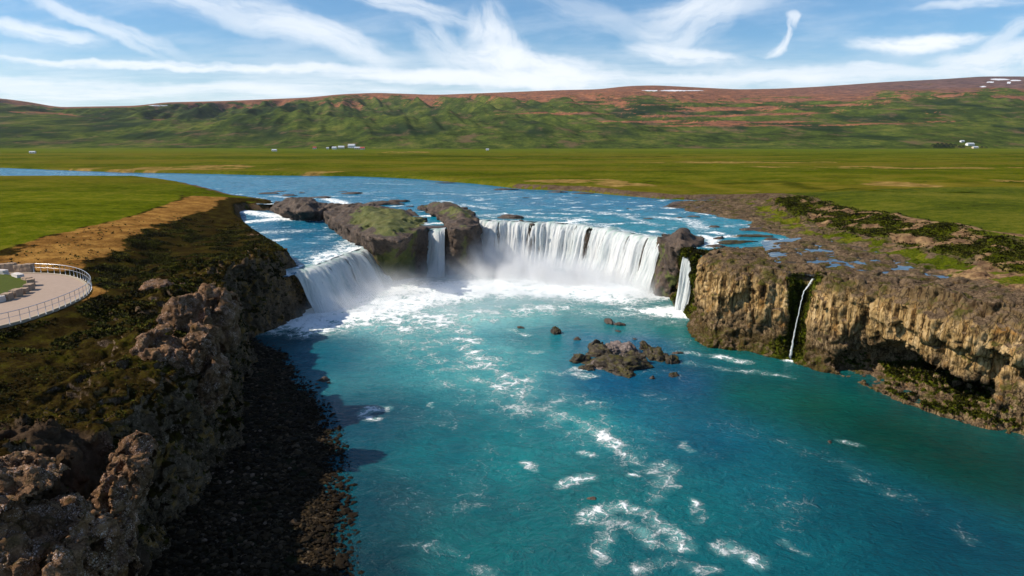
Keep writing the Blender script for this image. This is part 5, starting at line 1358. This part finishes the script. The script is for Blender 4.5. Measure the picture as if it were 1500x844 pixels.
tufts('moss', cf[1].astype(float), cf[2], w_cliff, 24000, 32, .14, .42)

# ------------------------------------------------------------------ viewing terrace
def catmull(P, step):
    P = np.asarray([p[:2] for p in P]); out = []
    Q = np.concatenate([[2 * P[0] - P[1]], P, [2 * P[-1] - P[-2]]])
    for i in range(1, len(Q) - 2):
        n = max(2, int(np.linalg.norm(Q[i + 1] - Q[i]) / step))
        t = np.linspace(0, 1, n, endpoint=False)[:, None]
        out.append(.5 * (2 * Q[i] + (Q[i + 1] - Q[i - 1]) * t + (2 * Q[i - 1] - 5 * Q[i] + 4 * Q[i + 1] - Q[i + 2]) * t ** 2 + (3 * Q[i] - Q[i - 1] - 3 * Q[i + 1] + Q[i + 2]) * t ** 3))
    return np.concatenate(out + [P[-1:]])
ZT = 14.0
edge = catmull([at_z(a, b_, ZT) for a, b_ in [(-60, 399.0), (-10, 399.5), (48, 400), (90, 402.5), (117, 409), (131, 420), (127, 430.5), (110, 441), (80, 454), (40, 468), (0, 478.5), (-60, 493)]], .5)
back = edge[[0, -1]]
import bmesh
HAZE = 1.9e-5
def prism(name, pts, z0, z1, mat, parent=None, bevel=0.0):
    bm = bmesh.new()
    vs = [bm.verts.new((p[0], p[1], z0)) for p in pts]
    f = bm.faces.new(vs); f.normal_update()
    if f.normal.z > 0: f.normal_flip()
    r_ = bmesh.ops.extrude_face_region(bm, geom=[f])
    bmesh.ops.translate(bm, vec=(0, 0, z1 - z0), verts=[v for v in r_['geom'] if isinstance(v, bmesh.types.BMVert)])
    bmesh.ops.recalc_face_normals(bm, faces=bm.faces)
    if bevel: bmesh.ops.bevel(bm, geom=[e for e in bm.edges], offset=bevel, segments=1, affect='EDGES', profile=.5)
    me = bpy.data.meshes.new(name); bm.to_mesh(me); bm.free(); me.materials.append(M[mat])
    o = bpy.data.objects.new(name, me); COL.objects.link(o)
    if parent: o.parent = parent
    return o
o = prism('path', edge, 13.0, ZT, 'concrete'); tag(o, kind='structure')
# kerb along the outer edge
def strip(name, line, w0, w1, z0, z1, mat, parent=None):
    n = len(line); T = np.gradient(line, axis=0); T /= np.linalg.norm(T, axis=1, keepdims=True); Nn = np.stack([T[:, 1], -T[:, 0]], 1)
    a = line + Nn * w0; b = line + Nn * w1
    V = np.stack([np.c_[a, np.full(n, z0)], np.c_[a, np.full(n, z1)], np.c_[b, np.full(n, z1)], np.c_[b, np.full(n, z0)]], 1).reshape(-1, 3)
    i = np.arange(n * 4).reshape(n, 4); F = []
    for k in range(4): F.append(np.stack([i[:-1, k], i[1:, k], i[1:, (k + 1) % 4], i[:-1, (k + 1) % 4]], 1))
    return mk(name, V, np.concatenate(F + [i[[0]], i[[-1]][:, ::-1]]), M[mat], smooth=False, parent=parent)
o = strip('kerb', edge[100:] if False else edge, -.02, .42, 13.2, ZT + .10, 'kerb'); tag(o, kind='structure')
# railing
rl_pts = [p for p in edge if p[0] > at_z(46, 400, ZT)[0] or p[1] < at_z(60, 430, ZT)[1]]
rl = np.array(rl_pts); 
T = np.gradient(rl, axis=0); T /= np.linalg.norm(T, axis=1, keepdims=True); rl = rl - np.stack([T[:, 1], -T[:, 0]], 1) * .25
rail = empty('railing', (rl[0][0], rl[0][1], ZT)); tag(rail, 'slim pale metal railing curving round the edge of the viewing terrace', 'railing')
def tube(name, pts, rad_, mat, parent, m=7):
    pts = np.asarray(pts, float); n = len(pts); T = np.gradient(pts, axis=0); T /= np.linalg.norm(T, axis=1, keepdims=True)
    up = np.array([0, 0, 1.]) if abs(T[0][2]) < .8 else np.array([1., 0, 0])
    S = np.cross(T, up); S /= np.linalg.norm(S, axis=1, keepdims=True); Uu = np.cross(S, T)
    a = np.linspace(0, 2 * np.pi, m, endpoint=False)
    V = pts[:, None] + rad_ * (S[:, None] * np.cos(a)[None, :, None] + Uu[:, None] * np.sin(a)[None, :, None])
    i = np.arange(n * m).reshape(n, m); j = np.roll(i, -1, 1)
    F = [np.stack([i[:-1], i[1:], j[1:], j[:-1]], -1).reshape(-1, 4), i[[0]][:, ::-1], i[[-1]]]
    return mk(name, V.reshape(-1, 3) - (np.array(parent.location) if parent else 0), F, M[mat], parent=parent)
RH = 1.5
tube('top_rail', np.c_[rl, np.full(len(rl), ZT + RH)], .04, 'steel', rail)
tube('mid_rail', np.c_[rl, np.full(len(rl), ZT + RH * .58)], .024, 'steel', rail)
seg = np.concatenate([[0], np.cumsum(np.linalg.norm(rl[1:] - rl[:-1], axis=1))])
ps = np.arange(0, seg[-1], 1.3)
p0 = None
for s_ in ps:
    q = np.array([np.interp(s_, seg, rl[:, 0]), np.interp(s_, seg, rl[:, 1])])
    if p0 is None:
        p0 = tube('post', [(q[0], q[1], ZT), (q[0], q[1], ZT + RH - .05)], .03, 'steel', rail); q00 = q
    else:
        c = p0.copy(); COL.objects.link(c); c.parent = rail; c.location = (q[0] - q00[0], q[1] - q00[1], 0)
# planted ring inside the terrace
ring = catmull([at_z(a, b_, ZT) for a, b_ in [(-70, 402.5), (-30, 403), (0, 404.5), (25, 408.5), (41, 413), (45, 419), (40, 426), (28, 432), (14, 437.5), (0, 441.5), (-40, 449), (-70, 454)]], .5)
o = prism('lawn', ring, ZT - .2, ZT + .42, 'terrace_lawn'); tag(o, kind='structure')
def block(pos, size, rot, seed, mat, lab, grp):
    bm = bmesh.new(); bmesh.ops.create_cube(bm, size=1.0)
    bmesh.ops.subdivide_edges(bm, edges=bm.edges, cuts=5, use_grid_fill=True)
    co = np.array([v.co[:] for v in bm.verts])
    r_ = np.linalg.norm(co, axis=1, keepdims=True); co2 = co * (1 - .10 * np.clip(r_ - .6, 0, 1) * 2)
    co2 = co2 + np.stack([fbm(co[:, 0] * 2.3 + seed, co[:, 1] * 2.3, co[:, 2] * 2.3 + k * 9, 3, seed + k) for k in range(3)], 1) * .10
    for v, c in zip(bm.verts, co2): v.co = (c[0] * size[0], c[1] * size[1], (c[2] + .5) * size[2])
    me = bpy.data.meshes.new('stone_block'); bm.to_mesh(me); bm.free(); me.materials.append(M[mat])
    o = bpy.data.objects.new('stone_block', me); COL.objects.link(o); o.location = pos; o.rotation_euler = (0, 0, rot); tag(o, lab, 'stone block', grp)
gs = 'stone blocks edging the viewing terrace'
RB = [(-52, 402.8, 4.6, 'pale flat stone block of the lawn edge, outermost at the picture edge'), (-6, 404.2, 4.6, 'long pale flat stone block on the far edge of the terrace lawn'), (27, 409.2, 2.6, 'pale flat stone block where the lawn edge starts to curve'), (40, 413.5, 1.5, 'small stone block at the far bend of the lawn edge'), (46, 418.5, 1.4, 'stone block at the tip of the lawn edge'),
      (43, 425, 1.5, 'tilted tan stone block just in front of the tip of the lawn edge'), (35, 430, 1.5, 'tan stone block third from the tip on the near lawn edge'), (24, 434.5, 1.6, 'tan stone block fourth from the tip on the near lawn edge'), (11, 439, 1.6, 'tan stone block fifth from the tip on the near lawn edge'), (-5, 443, 2.0, 'pale stone block at the picture edge on the near lawn edge')]
for i, (a, b_, L_, lb) in enumerate(RB):
    p = at_z(a, b_, ZT); k = np.argmin((ring[:, 0] - p[0]) ** 2 + (ring[:, 1] - p[1]) ** 2); tt = ring[min(k + 1, len(ring) - 1)] - ring[max(k - 1, 0)]
    block((p[0], p[1], ZT - .05), (L_ * .95, 1.0, .95 + .12 * ((i * 5) % 3 - 1)), math.atan2(tt[1], tt[0]) + .1 * ((i * 3) % 5 - 2), 950 + i, 'white_stone' if 'pale' in lb else 'stone_block', lb, gs)
BB = [(-22, 'tan stone block of the back row, cut by the picture edge'), (2, 'tan stone block of the back row, first one fully seen'), (15, 'tan stone block in the middle of the back row'), (28, 'tan stone block of the back row, second from the railing'), (40, 'dark tan stone block of the back row right beside the railing post')]
for i, (a, lb) in enumerate(BB):
    p = at_z(a, 399.3, ZT); block((p[0], p[1] + .3, ZT - .1), (1.5 if i else 2.6, 1.1, 1.35 + .12 * (i % 3)), .06 * ((i * 7) % 5 - 2), 970 + i, 'stone_block', lb, gs)

# ------------------------------------------------------------------ farms under the hills
pl = [q for q in mk_queue if q[0] == 'plain'][0][1]
def ground(x, y):
    k = np.argmin((pl[:, 0] - x) ** 2 + (pl[:, 1] - y) ** 2); return float(pl[k, 2])
def house(px, py, L_, W_, hw, hr, rot, wall, roof, lab, grp, name='house', cat='house'):
    p = at_z(px, py, 15.0); z = ground(p[0], p[1])
    e = empty(name, (p[0], p[1], z - .3)); e.rotation_euler = (0, 0, rot); tag(e, lab, cat, grp)
    l, w_ = L_ / 2, W_ / 2
    V = [(-l, -w_, 0), (l, -w_, 0), (l, w_, 0), (-l, w_, 0), (-l, -w_, hw), (l, -w_, hw), (l, w_, hw), (-l, w_, hw), (-l, 0, hw + hr - .15), (l, 0, hw + hr - .15)]
    mk('wall', V, [np.array([(0, 1, 5, 4), (2, 3, 7, 6)]), np.array([(1, 2, 6, 9, 5), (3, 0, 4, 8, 7)])], M[wall], smooth=False, parent=e)
    o_, t_ = .5, .25
    R = []
    for sgn in (-1, 1):
        ys_ = [0, sgn * (w_ + o_)]; zs_ = [hw + hr, hw - o_ * hr / w_]
        R += [(-l - o_, ys_[0], zs_[0]), (l + o_, ys_[0], zs_[0]), (l + o_, ys_[1], zs_[1]), (-l - o_, ys_[1], zs_[1]), (-l - o_, ys_[0], zs_[0] + t_), (l + o_, ys_[0], zs_[0] + t_), (l + o_, ys_[1], zs_[1] + t_), (-l - o_, ys_[1], zs_[1] + t_)]
    Fq = [(0, 1, 2, 3), (7, 6, 5, 4), (0, 4, 5, 1), (1, 5, 6, 2), (2, 6, 7, 3), (3, 7, 4, 0)]
    mk('roof', R, np.array(Fq + [tuple(v + 8 for v in f) for f in Fq]), M[roof], smooth=False, parent=e)
    k = max(2, int(L_ / 4))
    for i in range(k):
        xw = -l + (i + .5) * L_ / k
        V = [(xw - .6, -w_ - .06, 1.0), (xw + .6, -w_ - .06, 1.0), (xw + .6, -w_ - .06, 2.3), (xw - .6, -w_ - .06, 2.3), (xw - .6, -w_ + .02, 1.0), (xw + .6, -w_ + .02, 1.0), (xw + .6, -w_ + .02, 2.3), (xw - .6, -w_ + .02, 2.3)]
        mk('window', V, np.array([(0, 1, 2, 3), (0, 3, 7, 4), (1, 5, 6, 2), (3, 2, 6, 7), (0, 4, 5, 1)]), M['dark_glass'], smooth=False, parent=e)
gh_ = 'farm buildings at the foot of the hills'
for a in [(461, 218.4, 7, 6, 3.2, 2.2, .1, 'white_wall', 'red_roof', 'lone small white house with a red roof, left of the farm'), (480, 218.6, 5, 4.5, 2.6, 1.6, .2, 'white_wall', 'grey_roof', 'tiny white shed left of the dark farm trees'),
          (490, 218.6, 9, 7, 3.4, 2.2, -.1, 'white_wall', 'grey_roof', 'white house just right of the dark farm trees'), (500, 218.3, 13, 8, 3.6, 3.0, .1, 'cream_wall', 'grey_roof', 'cream farmhouse in the middle of the farm'),
          (515.5, 218.0, 15, 11, 5.5, 3.2, -.05, 'white_wall', 'grey_roof', 'largest white barn of the farm'), (524, 218.8, 14, 8, 3.4, 2.0, .1, 'cream_wall', 'grey_roof', 'low pale barn right beside the largest barn'), (531, 218.9, 9, 7, 3.0, 2.4, 0, 'white_wall', 'red_roof', 'white house with a red roof at the right end of the farm'),
          (1408, 217.0, 8, 7, 3.0, 2.0, .0, 'white_wall', 'grey_roof', 'small white house half behind a tree at the right farm'), (1420, 217.4, 16, 10, 4.2, 2.6, .05, 'white_wall', 'grey_roof', 'long white farmhouse at the right farm'), (1428, 217.8, 11, 8, 3.2, 2.0, .0, 'cream_wall', 'grey_roof', 'pale barn at the right end of the right farm'),
          (714, 220.6, 5, 4, 2.4, 1.4, .1, 'white_wall', 'grey_roof', 'tiny white hut alone on the plain'), (48, 224.5, 8, 4, 2.2, 1.2, .1, 'white_wall', 'grey_roof', 'low white shed at the far left of the plain'), (402, 221.6, 8, 5, 2.4, 1.4, .0, 'white_wall', 'grey_roof', 'low white shed on the plain left of the farm')]:
    house(*a, gh_)
# conifers of the farms
def tree_mesh(seed, h, rr):
    r_ = np.random.default_rng(seed); n = 420
    t_ = r_.random(n) ** .8; z = h * (.12 + .88 * t_); R = rr * (1 - t_ ** 2) ** .6 * (0.7 + .5 * r_.random(n)); a = r_.uniform(0, 6.283, n)
    c = np.stack([np.cos(a) * R, np.sin(a) * R, z], 1); s_ = .16 * h * (.5 + .6 * r_.random((n, 1, 1))) * .55
    o_ = r_.normal(size=(n, 4, 3)); o_ /= np.linalg.norm(o_, axis=2, keepdims=True)
    return (c[:, None] + o_ * s_).reshape(-1, 3), np.arange(n * 4).reshape(-1, 4)
tv = {}
def tree(px, py, h, rr, lab, grp, k=0):
    p = at_z(px, py, 15.0); z = ground(p[0], p[1])
    e = empty('conifer_tree', (p[0], p[1], z - .2)); tag(e, lab, 'tree', grp)
    V, F = tree_mesh(60 + k, h, rr); mk('crown', V, F, M['conifer_leaf'], smooth=False, parent=e)
    a = np.linspace(0, 2 * np.pi, 7, endpoint=False); hs = np.array([0, .4, .85]) * h; rs = np.array([.04, .03, .01]) * h
    V = np.stack([np.stack([np.cos(a) * r_, np.sin(a) * r_, 0 * a + z_], 1) for r_, z_ in zip(rs, hs)]).reshape(-1, 3)
    i = np.arange(21).reshape(3, 7); j = np.roll(i, -1, 1)
    mk('trunk', V, np.stack([i[:-1], i[1:], j[1:], j[:-1]], -1).reshape(-1, 4), M['bark'], parent=e)
for k, (a, h, rr) in enumerate([(483.5, 6, 3.5), (486.5, 7.5, 4), (489.5, 6.5, 3.6)]):
    tree(a, 218.3, h, rr, ['leftmost of the three dark conifers at the middle farm', 'central and tallest of the three dark conifers at the middle farm', 'dark conifer touching the white house at the middle farm'][k], 'dark conifers at the middle farm', k)
for k, a in enumerate(np.linspace(1366.5, 1398, 11)):
    tree(a, 217.6 + .3 * (k % 2), 8.5 - 4.0 * abs(k / 10 - .45) + (k * 7 % 3) * .5, 4.4, 'dark conifer in the dense grove left of the right farm', 'dark conifers of the grove', 10 + k)
for k, (a, h, lb) in enumerate([(1405, 6, 'dark tree in front of the small white house at the right farm'), (1410.5, 6.5, 'dark tree left of the long white farmhouse'), (1438, 5.5, 'round dark tree right of the pale barn'), (1444, 5, 'last dark tree on the right of the right farm')]):
    tree(a, 217.8, h, 3.6, lb, 'single trees at the right farm', 30 + k)

# ------------------------------------------------------------------ spray over the plunge pool
def puff(px, py, z, rx, ry, rz, dens):
    c = at_z(px, py, z); V, F = ico(3)
    o = mk('mist', V, F, M['spray']); o.location = c; o.scale = (rx, ry, rz); o.color = (dens, 0, 0, 1); tag(o, kind='stuff')
for a in [(735, 398, 1.0, 15, 10, 12.5, 1.6), (795, 406, .8, 14, 11, 10.5, 1.5), (860, 414, .5, 13, 10, 9.5, 1.3), (925, 430, .3, 10, 9, 7, .85), (690, 402, 1, 14, 12, 9, .36), (618, 410, 1, 13, 10, 8, .24), (558, 430, .8, 13, 10, 8.5, .60), (505, 450, .4, 11, 8, 6.5, .55), (462, 462, .2, 6, 6, 3.5, .35),
          (730, 430, .2, 36, 20, 7.0, .24), (640, 455, .1, 24, 13, 2.6, .34), (820, 440, .1, 22, 10, 2.8, .32), (990, 452, .2, 4.5, 4.5, 2.8, .5)]:
    puff(*a)
# ------------------------------------------------------------------ air between the camera and the hills
hv = np.array([(x, y, z) for x in (-10400., 10400.) for y in (-300., 7100.) for z in (-60., 760.)])
hz = mk('haze', hv, np.array([(0, 1, 3, 2), (4, 6, 7, 5), (0, 4, 5, 1), (2, 3, 7, 6), (0, 2, 6, 4), (1, 5, 7, 3)]), smooth=False); tag(hz, kind='stuff')
m, g = material('haze_air'); hz.data.materials.append(m)
v_ = g.node('ShaderNodeVolumePrincipled', {'Color': (.82, .90, 1.0, 1), 'Density': HAZE, 'Anisotropy': .3}); g.L.new(v_.outputs[0], g.out.inputs['Volume'])
print('built in %.1fs' % (time.time() - T0))
